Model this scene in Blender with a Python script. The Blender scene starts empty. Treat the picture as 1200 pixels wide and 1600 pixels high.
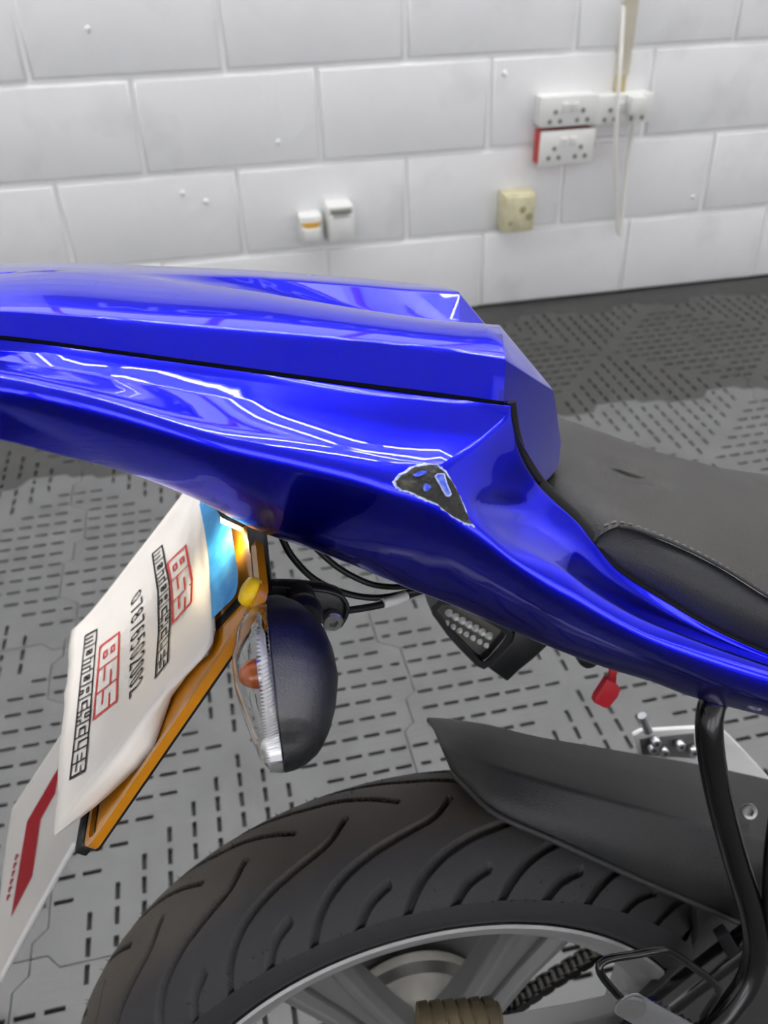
import bpy, bmesh, math, random
from mathutils import Vector, Matrix, noise
from mathutils.bvhtree import BVHTree
from math import sin, cos, pi, radians

random.seed(7)
S = bpy.context.scene
COL = S.collection

# ------------------------------------------------------------------ camera
F, YAW, PIT, ROL, CH = 1350.0, 0.206023, 0.635112, 0.0222739, 1.16806
_f = Vector((sin(YAW)*cos(PIT), cos(YAW)*cos(PIT), -sin(PIT)))
_r = _f.cross(Vector((0, 0, 1))).normalized()
_d = _f.cross(_r)
_R = cos(ROL)*_r + sin(ROL)*_d
_D = -sin(ROL)*_r + cos(ROL)*_d
CAM = Vector((0, 0, CH))
cam_data = bpy.data.cameras.new('camera')
cam = bpy.data.objects.new('camera', cam_data)
COL.objects.link(cam)
cam.matrix_world = Matrix(((_R.x, -_D.x, -_f.x, 0), (_R.y, -_D.y, -_f.y, 0), (_R.z, -_D.z, -_f.z, CH), (0, 0, 0, 1)))
cam_data.sensor_fit = 'VERTICAL'
cam_data.sensor_height = 36
cam_data.lens = F/1600*36
cam_data.clip_start = 0.01
cam_data.dof.use_dof = True
cam_data.dof.focus_distance = 0.47
cam_data.dof.aperture_fstop = 11
S.camera = cam

# ------------------------------------------------------------------ world, lights, exposure
w = bpy.data.worlds.new('overcast_sky')
S.world = w
w.use_nodes = True
bgn = w.node_tree.nodes['Background']
bgn.inputs[0].default_value = (0.94, 0.965, 1.0, 1)
bgn.inputs[1].default_value = 3.0
S.view_settings.view_transform = 'Standard'
S.view_settings.look = 'None'
S.view_settings.exposure = 0.24
S.view_settings.gamma = 1
S.view_settings.use_curve_mapping = False
PANEL_GLOW = 60.0

def area_light(name, loc, target, sx, sy, power, color=(1, 1, 1)):
    d = bpy.data.lights.new(name, 'AREA')
    d.shape = 'RECTANGLE'; d.size = sx; d.size_y = sy; d.energy = power; d.color = color
    o = bpy.data.objects.new(name, d)
    COL.objects.link(o)
    o.location = loc
    o.rotation_euler = (Vector(target)-Vector(loc)).to_track_quat('-Z', 'Y').to_euler()
    return o

# ------------------------------------------------------------------ materials
def lin(c):
    return tuple((v/255/12.92) if v/255 <= 0.04045 else ((v/255+0.055)/1.055)**2.4 for v in c)

def mat(name, rgb, rough=0.5, metal=0.0, coat=0.0, rgb2=None, nscale=30, bump=0.0, bscale=200, trans=0.0, emit=0.0, spec=0.5, ior=1.45, nlo=0.35, nhi=0.65, rough2=None):
    m = bpy.data.materials.new(name)
    m.use_nodes = True
    nt = m.node_tree
    b = nt.nodes['Principled BSDF']
    c = (*lin(rgb), 1)
    b.inputs['Base Color'].default_value = c
    b.inputs['Roughness'].default_value = rough
    b.inputs['Metallic'].default_value = metal
    b.inputs['Coat Weight'].default_value = coat
    b.inputs['Coat Roughness'].default_value = 0.03
    b.inputs['Coat IOR'].default_value = 1.42
    b.inputs['Transmission Weight'].default_value = trans
    b.inputs['Specular IOR Level'].default_value = spec
    b.inputs['IOR'].default_value = ior
    if emit:
        b.inputs['Emission Color'].default_value = c
        b.inputs['Emission Strength'].default_value = emit
    tc = nt.nodes.new('ShaderNodeTexCoord')
    if rgb2 or rough2 is not None:
        n = nt.nodes.new('ShaderNodeTexNoise')
        n.inputs['Scale'].default_value = nscale
        n.inputs['Detail'].default_value = 6
        nt.links.new(tc.outputs['Object'], n.inputs['Vector'])
        r = nt.nodes.new('ShaderNodeValToRGB')
        r.color_ramp.elements[0].position = nlo
        r.color_ramp.elements[1].position = nhi
        r.color_ramp.elements[0].color = c
        r.color_ramp.elements[1].color = (*lin(rgb2 or rgb), 1)
        nt.links.new(n.outputs['Fac'], r.inputs['Fac'])
        if rgb2:
            nt.links.new(r.outputs['Color'], b.inputs['Base Color'])
        if rough2 is not None:
            mr = nt.nodes.new('ShaderNodeMapRange')
            mr.inputs['From Min'].default_value = nlo; mr.inputs['From Max'].default_value = nhi
            mr.inputs['To Min'].default_value = rough; mr.inputs['To Max'].default_value = rough2
            nt.links.new(n.outputs['Fac'], mr.inputs['Value'])
            nt.links.new(mr.outputs['Result'], b.inputs['Roughness'])
    if bump:
        n2 = nt.nodes.new('ShaderNodeTexNoise')
        n2.inputs['Scale'].default_value = bscale
        n2.inputs['Detail'].default_value = 4
        nt.links.new(tc.outputs['Object'], n2.inputs['Vector'])
        bp = nt.nodes.new('ShaderNodeBump')
        bp.inputs['Strength'].default_value = bump
        bp.inputs['Distance'].default_value = 0.002
        nt.links.new(n2.outputs['Fac'], bp.inputs['Height'])
        nt.links.new(bp.outputs['Normal'], b.inputs['Normal'])
    return m

def tile_mat(name, c1, c2):
    m = mat(name, c1, 0.55, rgb2=c2, nscale=9)
    nt = m.node_tree
    b = nt.nodes['Principled BSDF']
    tc = [n for n in nt.nodes if n.type == 'TEX_COORD'][0]
    sep = nt.nodes.new('ShaderNodeSeparateXYZ')
    nt.links.new(tc.outputs['Object'], sep.inputs[0])
    def mth(op, a, b2=None):
        n = nt.nodes.new('ShaderNodeMath'); n.operation = op
        for k, v in enumerate((a, b2)):
            if v is None: continue
            if isinstance(v, (int, float)): n.inputs[k].default_value = v
            else: nt.links.new(v, n.inputs[k])
        return n.outputs[0]
    ax = mth('ABSOLUTE', sep.outputs['X']); ay = mth('ABSOLUTE', sep.outputs['Y'])
    mn = mth('MINIMUM', ax, ay)
    rib = mth('SINE', mth('MULTIPLY', mn, 2*pi/(0.6006/16/3)))
    rib2 = mth('MULTIPLY', mth('GREATER_THAN', rib, 0.55), 1.0)
    bp = nt.nodes.new('ShaderNodeBump')
    bp.inputs['Strength'].default_value = 0.7
    bp.inputs['Distance'].default_value = 0.002
    nt.links.new(rib2, bp.inputs['Height'])
    nt.links.new(bp.outputs['Normal'], b.inputs['Normal'])
    return m

M = {
 'paint': mat('blue_metallic_paint', (0, 7, 238), 0.27, 1.0, 1.0),
 'wall': mat('white_wall_paint', (229, 229, 229), 0.6, rgb2=(221, 222, 223), nscale=3, bump=0.35, bscale=60),
 'mortar': mat('painted_mortar', (236, 236, 235), 0.6, bump=0.3, bscale=80),
 'ceil': mat('ceiling_paint', (225, 225, 222), 0.8),
 'slab': mat('dark_concrete', (50, 50, 50), 0.9, rgb2=(58, 57, 56)),
 'tile_l': tile_mat('light_grey_tile_plastic', (98, 99, 99), (91, 92, 92)),
 'tile_d': tile_mat('dark_grey_tile_plastic', (62, 62, 61), (56, 56, 55)),
 'black': mat('black_satin_plastic', (22, 23, 25), 0.42, bump=0.1, bscale=600),
 'gloss': mat('gloss_black_tube', (12, 12, 13), 0.22, coat=0.3),
 'hug': mat('textured_black_plastic', (42, 43, 45), 0.45, rgb2=(51, 50, 48), nscale=14, bump=0.35, bscale=900),
 'housing': mat('matt_black_housing', (20, 21, 25), 0.42, bump=0.15, bscale=900),
 'vinyl': mat('grey_seat_vinyl', (45, 44, 42), 0.55, rgb2=(50, 49, 47), nscale=20, bump=0.25, bscale=700),
 'vinyl2': mat('charcoal_seat_vinyl', (43, 44, 47), 0.5, bump=0.3, bscale=900),
 'thread': mat('grey_thread', (120, 118, 115), 0.8),
 'rubber': mat('tyre_rubber', (45, 43, 43), 0.62, rgb2=(62, 57, 52), nscale=7, bump=0.12, bscale=500, nlo=0.3, nhi=0.72),
 'groove': mat('groove_rubber', (20, 19, 19), 0.8),
 'rim': mat('machined_grey_alloy', (176, 176, 176), 0.36, 0.7),
 'spoke': mat('painted_grey_alloy', (122, 122, 122), 0.4, 0.5),
 'hub': mat('cast_alloy', (118, 116, 110), 0.5, 0.4, rgb2=(96, 95, 90), nscale=25),
 'chain': mat('oily_chain_steel', (45, 44, 43), 0.35, 0.8),
 'yellow': mat('yellow_plate_acrylic', (190, 122, 4), 0.25, coat=0.6),
 'cap': mat('yellow_screw_cap', (238, 196, 6), 0.35),
 'paper': mat('white_paper', (236, 231, 223), 0.75, bump=0.12, bscale=40),
 'tape': mat('blue_masking_tape', (40, 140, 214), 0.6, rgb2=(70, 165, 228), nscale=50, bump=0.3, bscale=90),
 'ink': mat('black_ink', (22, 22, 24), 0.7),
 'red_ink': mat('red_ink', (214, 68, 58), 0.7),
 'clear': mat('clear_lens', (255, 255, 255), 0.02, trans=1.0, ior=1.2),
 'amber': mat('amber_bulb', (176, 84, 6), 0.15, coat=0.5),
 'chrome': mat('polished_metal', (205, 205, 208), 0.15, 1.0),
 'alu': mat('brushed_aluminium', (196, 197, 200), 0.32, 0.85),
 'bolt': mat('zinc_bolt', (140, 140, 140), 0.3, 0.9),
 'dark': mat('shade_black', (8, 8, 9), 0.8),  # near-black for shade put into gaps and the seat fold
 'brown': mat('brown_rubber', (104, 92, 66), 0.7, rgb2=(86, 77, 56), nscale=40),
 'redrub': mat('red_rubber', (176, 36, 48), 0.45),
 'scuff': mat('bare_scraped_plastic', (36, 35, 33), 0.6, rgb2=(86, 82, 72), nscale=110, bump=1.0, bscale=300, nlo=0.5, nhi=0.72),
 'chip': mat('chipped_paint_edge', (140, 165, 230), 0.6, rgb2=(225, 230, 240), nscale=400),
 'flake': mat('scratched_blue_paint', (30, 60, 215), 0.35, rgb2=(120, 140, 225), nscale=300),
 'white_pl': mat('white_gloss_panel', (206, 203, 197), 0.3),
 'white_edge': mat('white_panel_edge', (232, 232, 230), 0.4),
 'red_dec': mat('red_decal', (158, 24, 36), 0.35),
 'socket': mat('white_socket_plastic', (216, 217, 214), 0.4),
 'sockhole': mat('socket_slot', (120, 120, 116), 0.6),
 'redbox': mat('red_back_box', (178, 56, 50), 0.5),
 'cream': mat('aged_cream_plastic', (206, 200, 168), 0.5, rgb2=(186, 180, 148), nscale=30),
 'greenish': mat('worn_mark', (150, 148, 112), 0.6),
 'orange': mat('orange_sticker', (206, 160, 74), 0.6),
 'conduit': mat('beige_conduit', (198, 192, 172), 0.5, rgb2=(210, 206, 192), nscale=6),
 'cable_w': mat('white_cable', (226, 224, 218), 0.5),
 'tan': mat('bare_conduit_end', (186, 170, 128), 0.6),
 'frame_red': mat('red_window_frame', (170, 30, 60), 0.4),
 'glow': mat('light_diffuser', (255, 255, 255), 0.5, emit=PANEL_GLOW),
 'metal_w': mat('white_light_tray', (230, 230, 230), 0.5),
 'lampglow': mat('plate_lamp_glow', (255, 226, 170), 0.5, emit=4.0),
 'sleeve': mat('white_wire_label', (200, 200, 196), 0.5),
}

def worn_tread(m):
    """the running band of the tread is dusty brown, its shoulders blue-black"""
    nt = m.node_tree; b = nt.nodes['Principled BSDF']
    tc = [n for n in nt.nodes if n.type == 'TEX_COORD'][0]
    sep = nt.nodes.new('ShaderNodeSeparateXYZ'); nt.links.new(tc.outputs['Object'], sep.inputs[0])
    ab = nt.nodes.new('ShaderNodeMath'); ab.operation = 'ABSOLUTE'; nt.links.new(sep.outputs['Y'], ab.inputs[0])
    nz = nt.nodes.new('ShaderNodeTexNoise'); nz.inputs['Scale'].default_value = 22; nz.inputs['Detail'].default_value = 5
    nt.links.new(tc.outputs['Object'], nz.inputs['Vector'])
    ad = nt.nodes.new('ShaderNodeMath'); ad.operation = 'MULTIPLY_ADD'; ad.inputs[1].default_value = .03
    nt.links.new(nz.outputs['Fac'], ad.inputs[0]); nt.links.new(ab.outputs[0], ad.inputs[2])
    r = nt.nodes.new('ShaderNodeMapRange'); r.inputs['From Min'].default_value = .032; r.inputs['From Max'].default_value = .056
    nt.links.new(ad.outputs[0], r.inputs['Value'])
    mx = nt.nodes.new('ShaderNodeMix'); mx.data_type = 'RGBA'
    mx.inputs['A'].default_value = (*lin((60, 55, 49)), 1)
    mx.inputs['B'].default_value = (*lin((42, 41, 43)), 1)
    nt.links.new(r.outputs['Result'], mx.inputs['Factor']); nt.links.new(mx.outputs['Result'], b.inputs['Base Color'])
worn_tread(M['rubber'])
def smudges(m):
    nt = m.node_tree; b = nt.nodes['Principled BSDF']
    old = b.inputs['Base Color'].links[0].from_socket
    g = nt.nodes.new('ShaderNodeNewGeometry')
    n1 = nt.nodes.new('ShaderNodeTexNoise'); n1.inputs['Scale'].default_value = 5.5; n1.inputs['Detail'].default_value = 3
    nt.links.new(g.outputs['Position'], n1.inputs['Vector'])
    r = nt.nodes.new('ShaderNodeMapRange'); r.inputs['From Min'].default_value = .57; r.inputs['From Max'].default_value = .76; r.inputs['To Max'].default_value = .2
    nt.links.new(n1.outputs['Fac'], r.inputs['Value'])
    mx = nt.nodes.new('ShaderNodeMix'); mx.data_type = 'RGBA'; mx.inputs['B'].default_value = (*lin((150, 150, 150)), 1)
    nt.links.new(r.outputs['Result'], mx.inputs['Factor']); nt.links.new(old, mx.inputs['A']); nt.links.new(mx.outputs['Result'], b.inputs['Base Color'])
smudges(M['wall'])

# ------------------------------------------------------------------ helpers
PHI, LEAN = -0.0329223, radians(10)
_u = Vector((cos(PHI), sin(PHI), 0))
_n0 = Vector((sin(PHI), -cos(PHI), 0))
_n = _n0*cos(LEAN) + Vector((0, 0, 1))*sin(LEAN)
_up = -_n0*sin(LEAN) + Vector((0, 0, 1))*cos(LEAN)
BO = Vector((0.096737, 0.332237, 0.3023)) - _up*0.307
BM = Matrix((( _u.x, -_n.x, _up.x, BO.x), (_u.y, -_n.y, _up.y, BO.y), (_u.z, -_n.z, _up.z, BO.z), (0, 0, 0, 1)))
BI = BM.inverted()
B3 = BI.to_3x3()
CL = BI @ CAM

def ray(x, y):
    return _R*((x-600)/F) + _D*((y-800)/F) + _f

def P(x, y, w):
    """point of the motorcycle's own frame: seen along a sight line, w metres to the right of its mid plane"""
    d = B3 @ ray(x, y)
    t = (-w-CL.y)/d.y
    return CL + d*t

def PP(L):
    return [P(*q) for q in L]

WALL_Y = 2.610
def WP(x, y, off=0.0):
    d = ray(x, y); t = (WALL_Y-off)/d.y
    return CAM + d*t

def lerp(a, b, t): return a*(1-t)+b*t

def resample(pts, n, smooth=True):
    """n points evenly spaced along a polyline (Catmull-Rom smoothed)"""
    pts = [Vector(p) for p in pts]
    if smooth and len(pts) > 2:
        q = []
        for i in range(len(pts)-1):
            p0 = pts[max(i-1, 0)]; p1 = pts[i]; p2 = pts[i+1]; p3 = pts[min(i+2, len(pts)-1)]
            l = (p2-p1).length
            m1 = (p2-p0)*(l/max(1e-9, (p2-p1).length+(p1-p0).length)) if i > 0 else (p2-p1)
            m2 = (p3-p1)*(l/max(1e-9, (p3-p2).length+(p2-p1).length)) if i < len(pts)-2 else (p2-p1)
            for k in range(10):
                t = k/10
                q.append(p1*(2*t**3-3*t*t+1)+m1*(t**3-2*t*t+t)+p2*(-2*t**3+3*t*t)+m2*(t**3-t*t))
        q.append(pts[-1]); pts = q
    d = [0]
    for a, b in zip(pts, pts[1:]): d.append(d[-1]+(b-a).length)
    out = []; j = 0
    for i in range(n):
        s = d[-1]*i/(n-1)
        while j < len(d)-2 and d[j+1] < s: j += 1
        l = d[j+1]-d[j]
        out.append(pts[j].lerp(pts[j+1], 0 if l < 1e-9 else (s-d[j])/l))
    return out

def link(name, me, m=None, parent=None, label=None, smooth=30, kind=None):
    if m is not None and len(me.materials) == 0:
        me.materials.append(M[m] if isinstance(m, str) else m)
    if smooth is not None:
        me.shade_smooth()
        if smooth < 180: me.set_sharp_from_angle(angle=radians(smooth))
    o = bpy.data.objects.new(name, me)
    COL.objects.link(o)
    if parent is not None: o.parent = parent
    if label: o['label'] = label
    if kind: o['kind'] = kind
    return o

def from_bm(name, bm, m=None, parent=None, **k):
    me = bpy.data.meshes.new(name)
    bmesh.ops.remove_doubles(bm, verts=bm.verts, dist=1e-5)
    bmesh.ops.recalc_face_normals(bm, faces=bm.faces)
    bm.to_mesh(me); bm.free()
    return link(name, me, m, parent, **k)

def loft_into(bm, rows, close=False, cap=False):
    V = [[bm.verts.new(p) for p in r] for r in rows]
    n = len(rows[0])
    for a, b in zip(V, V[1:]):
        for i in range(n if close else n-1):
            try: bm.faces.new((a[i], a[(i+1) % n], b[(i+1) % n], b[i]))
            except ValueError: pass
    if cap:
        for r in (V[0], V[-1]):
            try: bm.faces.new(r)
            except ValueError: pass
    return V

def loft(name, rows, m, parent=None, close=False, cap=False, **k):
    bm = bmesh.new(); loft_into(bm, rows, close, cap)
    return from_bm(name, bm, m, parent, **k)

def tube_into(bm, pts, r, seg=10, smooth=True, n=None, flat=1.0):
    if n is None: n = max(2, len(pts)*6) if smooth and len(pts) > 2 else len(pts)
    P_ = resample(pts, n, smooth) if len(pts) > 2 else [Vector(p) for p in pts]
    rows = []
    t0 = (P_[1]-P_[0]).normalized()
    ref = Vector((0, 0, 1)) if abs(t0.z) < 0.9 else Vector((1, 0, 0))
    for i, p in enumerate(P_):
        t = (P_[min(i+1, len(P_)-1)]-P_[max(i-1, 0)]).normalized()
        a = t.cross(ref)
        if a.length < 1e-6: a = t.cross(Vector((0, 1, 0)))
        a.normalize(); b = a.cross(t).normalized(); ref = b
        rr = r[min(i*len(r)//len(P_), len(r)-1)] if isinstance(r, (list, tuple)) else r
        rows.append([p + a*(rr*cos(2*pi*k/seg)) + b*(rr*flat*sin(2*pi*k/seg)) for k in range(seg)])
    loft_into(bm, rows, True, True)

def tube(name, pts, r, m, parent=None, seg=10, smooth_path=True, **k):
    bm = bmesh.new(); tube_into(bm, pts, r, seg, smooth_path)
    return from_bm(name, bm, m, parent, **{'smooth': 50, **k})

def box_into(bm, c, s, rot=None):
    r = bmesh.ops.create_cube(bm, size=1.0)
    for v in r['verts']:
        q = Vector((v.co.x*s[0], v.co.y*s[1], v.co.z*s[2]))
        v.co = (rot @ q if rot else q) + Vector(c)
    return r['verts']

def box(name, c, s, m, parent=None, bev=0.0, rot=None, **k):
    bm = bmesh.new(); box_into(bm, c, s, rot)
    if bev: bmesh.ops.bevel(bm, geom=bm.edges[:], offset=bev, segments=2, affect='EDGES', profile=0.5)
    return from_bm(name, bm, m, parent, **k)

def prism_into(bm, pts, ext):
    """solid between the polygon pts and the polygon pts+ext"""
    a = [bm.verts.new(Vector(p)) for p in pts]; b = [bm.verts.new(Vector(p)+Vector(ext)) for p in pts]
    n = len(pts)
    bm.faces.new(a); bm.faces.new(b[::-1])
    for i in range(n): bm.faces.new((a[i], b[i], b[(i+1) % n], a[(i+1) % n]))

def prism(name, pts, ext, m, parent=None, bev=0.0, **k):
    bm = bmesh.new(); prism_into(bm, pts, ext)
    bmesh.ops.recalc_face_normals(bm, faces=bm.faces)
    if bev: bmesh.ops.bevel(bm, geom=bm.edges[:], offset=bev, segments=2, affect='EDGES', profile=0.5)
    return from_bm(name, bm, m, parent, **k)

def slab(name, L, w, th, m, parent, bev=0.0015, **k):
    """plate whose outer face lies w to the right of the mid plane, th thick towards the left"""
    return prism(name, [P(x, y, w) for x, y in L], (0, th, 0), m, parent, bev, **k)

def cyl_into(bm, p0, p1, r0, r1=None, seg=20, cap=True):
    p0, p1 = Vector(p0), Vector(p1); r1 = r0 if r1 is None else r1
    t = (p1-p0).normalized(); a = t.orthogonal().normalized(); b = t.cross(a)
    loft_into(bm, [[p+a*(r*cos(2*pi*k/seg))+b*(r*sin(2*pi*k/seg)) for k in range(seg)] for p, r in ((p0, r0), (p1, r1))], True, cap)

def cyl(name, p0, p1, r0, m, parent=None, r1=None, seg=20, bev=0.0, **k):
    bm = bmesh.new(); cyl_into(bm, p0, p1, r0, r1, seg)
    if bev: bmesh.ops.bevel(bm, geom=[e for e in bm.edges if e.calc_face_angle(0) > 1.0], offset=bev, segments=2, affect='EDGES', profile=0.5)
    return from_bm(name, bm, m, parent, **k)

def bolt(name, c, axis, r, h, m, parent, **k):
    """socket-head bolt: rounded cylinder with a sunken hexagon"""
    c = Vector(c); t = Vector(axis).normalized(); a = t.orthogonal().normalized(); b = t.cross(a)
    bm = bmesh.new(); seg = 24
    ring = lambda rr, hh, hexa=False: [c+t*hh+a*(rr*cos(2*pi*q/seg))*(1 if not hexa else 1/ max(abs(cos((2*pi*q/seg) % (pi/3)-pi/6)), .5)*.87)+b*(rr*sin(2*pi*q/seg))*(1 if not hexa else 1/max(abs(cos((2*pi*q/seg) % (pi/3)-pi/6)), .5)*.87) for q in range(seg)]
    loft_into(bm, [ring(r, 0), ring(r, h*.8), ring(r*.85, h), ring(r*.5, h, True), ring(r*.48, h*.3, True)], True, True)
    return from_bm(name, bm, m, parent, smooth=40, **k)

def rounded(rows, radii):
    """each row with a radius becomes three rows, so the crease along it is rounded and the fields beside it stay flat"""
    out = []
    for i, r in enumerate(rows):
        q = radii[i]
        if not q or i == 0 or i == len(rows)-1:
            out.append(r); continue
        lo, mi, hi = [], [], []
        for k, p in enumerate(r):
            a, b = rows[i-1][k]-p, rows[i+1][k]-p
            pa_ = p + a*min(.42, q/max(1e-6, a.length)); pb_ = p + b*min(.42, q/max(1e-6, b.length))
            lo.append(pa_); hi.append(pb_); mi.append(p*.5+(pa_+pb_)*.25)
        out += [lo, mi, hi]
    return out

def bevel_mod(o, w, seg=3, ang=18):
    b = o.modifiers.new('bevel', 'BEVEL')
    b.width = w; b.segments = seg; b.limit_method = 'ANGLE'; b.angle_limit = radians(ang); b.profile = 0.5
    return o

def empty(name, label, cat, loc=(0, 0, 0), group=None):
    o = bpy.data.objects.new(name, None); COL.objects.link(o)
    o.location = loc; o['label'] = label; o['category'] = cat
    o.empty_display_size = 0.1
    if group: o['group'] = group
    return o

def structure(o):
    o['kind'] = 'structure'; return o

# ------------------------------------------------------------------ room shell
XL, XR, YF, ZC = -4.2, 6.2, -3.4, 4.3
T = 0.6006                                     # floor tile pitch
TX, TY = -0.0592, 0.9740                       # one tile's centre
BW, BH = 0.50206, 0.25103                      # wall block pitch
floor = structure(box('floor', ((XL+XR)/2, (YF+WALL_Y)/2, -0.0575), (XR-XL+.4, WALL_Y-YF+.4, 0.1), 'slab'))

def edge_fn(t):
    s = 1 if t > 0 else -1
    t = abs(t)
    K = [(0, 0), (.045, 0), (.07, .032), (.25, .032), (.295, -.032), (.435, -.032), (.465, 0), (.5, 0)]
    for (a, va), (b, vb) in zip(K, K[1:]):
        if t <= b: return s*(va+(vb-va)*(t-a)/(b-a))
    return 0

def make_tile_mesh(name, m):
    cu = bpy.data.curves.new(name, 'CURVE')
    cu.dimensions = '2D'; cu.fill_mode = 'BOTH'; cu.extrude = 0.00375
    def spline(pts):
        s = cu.splines.new('POLY'); s.points.add(len(pts)-1)
        for q, p in zip(s.points, pts): q.co = (p[0]*T, p[1]*T, 0, 1)
        s.use_cyclic_u = True
    ks = [-.5, -.465, -.435, -.295, -.25, -.07, -.045, .045, .07, .25, .295, .435, .465]
    g = 0.0015
    base = [(-.5+g+edge_fn(v), v*(1-2*g)) for v in ks]      # left edge from bottom to top
    out = []
    for q in (0, 3, 2, 1):                                  # rotate to top, right, bottom
        c, s = round(cos(q*pi/2)), round(sin(q*pi/2))
        out += [(x*c-y*s, x*s+y*c) for x, y in base]
    spline(out)
    hl, hw = 0.0225, 0.0058
    def hole(x, y, horiz, l=hl):
        a, b = (l, hw) if horiz else (hw, l)
        spline([(x-a, y-b), (x+a, y-b), (x+a, y+b), (x-a, y+b)])
    for i in range(-7, 8):
        for j in range(-7, 8):
            if abs(i) != abs(j): hole(i/16, j/16, abs(i) > abs(j))
    # further slots in the interlocking tabs, two of them short
    for q in range(4):
        c, s = round(cos(q*pi/2)), round(sin(q*pi/2))
        for x, y, l in ((-.5, -.125, hl), (-.5, -.1875, .014), (-.5, .3125, .014), (-.5, .375, hl)):
            hole(x*c-y*s, x*s+y*c, q % 2 == 0, l)
    ob = bpy.data.objects.new('tmp', cu); COL.objects.link(ob)
    dg = bpy.context.evaluated_depsgraph_get(); dg.update()
    me = bpy.data.meshes.new_from_object(ob.evaluated_get(dg))
    bpy.data.objects.remove(ob); bpy.data.curves.remove(cu)
    me.materials.clear(); me.materials.append(M[m]); me.name = name
    return me
TL = make_tile_mesh('light_tile', 'tile_l'); TD = make_tile_mesh('dark_tile', 'tile_d')
for i in range(-6, 10):
    for j in range(-6, 3):
        light = -1 <= i <= 7 and -1 <= j <= 1  # unseen rows nearest the camera are dark to deepen the side panel's reflection
        o = bpy.data.objects.new('floor_tile', TL if light else TD); COL.objects.link(o)
        o.parent = floor
        o.location = (TX+i*T, TY+j*T, -0.00375)

W0_, W1_ = 2.80, 3.75                           # strip of high windows in the back wall, seen only as reflections
bm = bmesh.new()
box_into(bm, ((XL+XR)/2, WALL_Y+.106, W0_/2), (XR-XL+.4, 0.2, W0_))
box_into(bm, ((XL+XR)/2, WALL_Y+.106, (W1_+ZC)/2), (XR-XL+.4, 0.2, ZC-W1_))
for x in (-4.1, -1.2, 1.9, 5.0): box_into(bm, (x, WALL_Y+.106, (W0_+W1_)/2), (.35 if x > -4 else .6, .2, W1_-W0_))
wall_back = structure(from_bm('wall_back', bm, 'mortar', smooth=None))
for n_, (a, b) in enumerate(((-3.8, -1.375), (-1.025, 1.725), (2.075, 4.825), (5.175, 6.2))):
    bm = bmesh.new()
    for z in (W0_+.03, W1_-.03): box_into(bm, ((a+b)/2, WALL_Y+.06, z), (b-a, .06, .06))
    for k in range(5): box_into(bm, (a+(b-a)*k/4, WALL_Y+.06, (W0_+W1_)/2), (.05, .06, W1_-W0_))
    structure(from_bm('window_%d' % (n_+5), bm, 'frame_red', smooth=None))
def block_mesh(name, sx, sz, seed):
    bm = bmesh.new(); rnd = random.Random(seed)
    vs = box_into(bm, (0, 0, 0), (sx, 0.03, sz))
    for v in vs: v.co += Vector((rnd.uniform(-.0025, .0025), rnd.uniform(-.0012, .0012), rnd.uniform(-.002, .002)))
    front = [e for e in bm.edges if all(v.co.y < 0 for v in e.verts)]
    bmesh.ops.bevel(bm, geom=front, offset=0.010, segments=3, affect='EDGES', profile=0.5)
    me = bpy.data.meshes.new(name); bm.to_mesh(me); bm.free()
    me.materials.append(M['wall']); me.shade_smooth(); me.set_sharp_from_angle(angle=radians(60))
    return me
blocks = [block_mesh('block', BW-.010, BH-.009, s) for s in range(6)]
U0 = 0.13424
for r in range(11):
    for k in range(-9, 13):
        # rows alternate by half a block
        x = U0 + (k+.5)*BW + (0 if r % 2 else BW/2)
        if x-BW/2 < XL-.3 or x+BW/2 > XR+.3: continue
        o = bpy.data.objects.new('concrete_block', random.choice(blocks)); COL.objects.link(o)
        o.parent = wall_back
        o.location = (x, WALL_Y+.012+random.uniform(-.001, .001), BH*(r+.5)-.004)
structure(box('wall_left', (XL-.1, (YF+WALL_Y)/2, ZC/2), (.2, WALL_Y-YF, ZC), 'wall'))
structure(box('wall_right', (XR+.1, (YF+WALL_Y)/2, ZC/2), (.2, WALL_Y-YF, ZC), 'wall'))
structure(box('ceiling', ((XL+XR)/2, (YF+WALL_Y)/2, ZC+.1), (XR-XL+.4, WALL_Y-YF+.4, .2), 'ceil'))
# shop-window wall behind the camera: piers, sill wall and head, with red framed openings
SILL, HEAD = 0.7, 2.75
bm = bmesh.new()
box_into(bm, ((XL+XR)/2, YF-.1, SILL/2), (XR-XL, .2, SILL))
box_into(bm, ((XL+XR)/2, YF-.1, (HEAD+ZC)/2), (XR-XL, .2, ZC-HEAD))
win = [(-3.8, -1.5), (-1.2, 1.1), (1.4, 3.7), (4.0, 5.9)]
xs = [XL]+[v for q in win for v in q]+[XR]
for a, b in zip(xs[::2], xs[1::2]): box_into(bm, ((a+b)/2, YF-.1, (SILL+HEAD)/2), (b-a, .2, HEAD-SILL))
structure(from_bm('wall_front', bm, 'wall', smooth=None))
for n_, (a, b) in enumerate(win):
    bm = bmesh.new()
    for z in (SILL+.03, HEAD-.03, 2.2): box_into(bm, ((a+b)/2, YF-.08, z), (b-a, .06, .06))
    for x in (a+.03, (a+b)/2, b-.03): box_into(bm, (x, YF-.08, (SILL+HEAD)/2), (.06, .06, HEAD-SILL))
    structure(from_bm('window_%d' % (n_+1), bm, 'frame_red', smooth=None))
LN = 0
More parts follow.
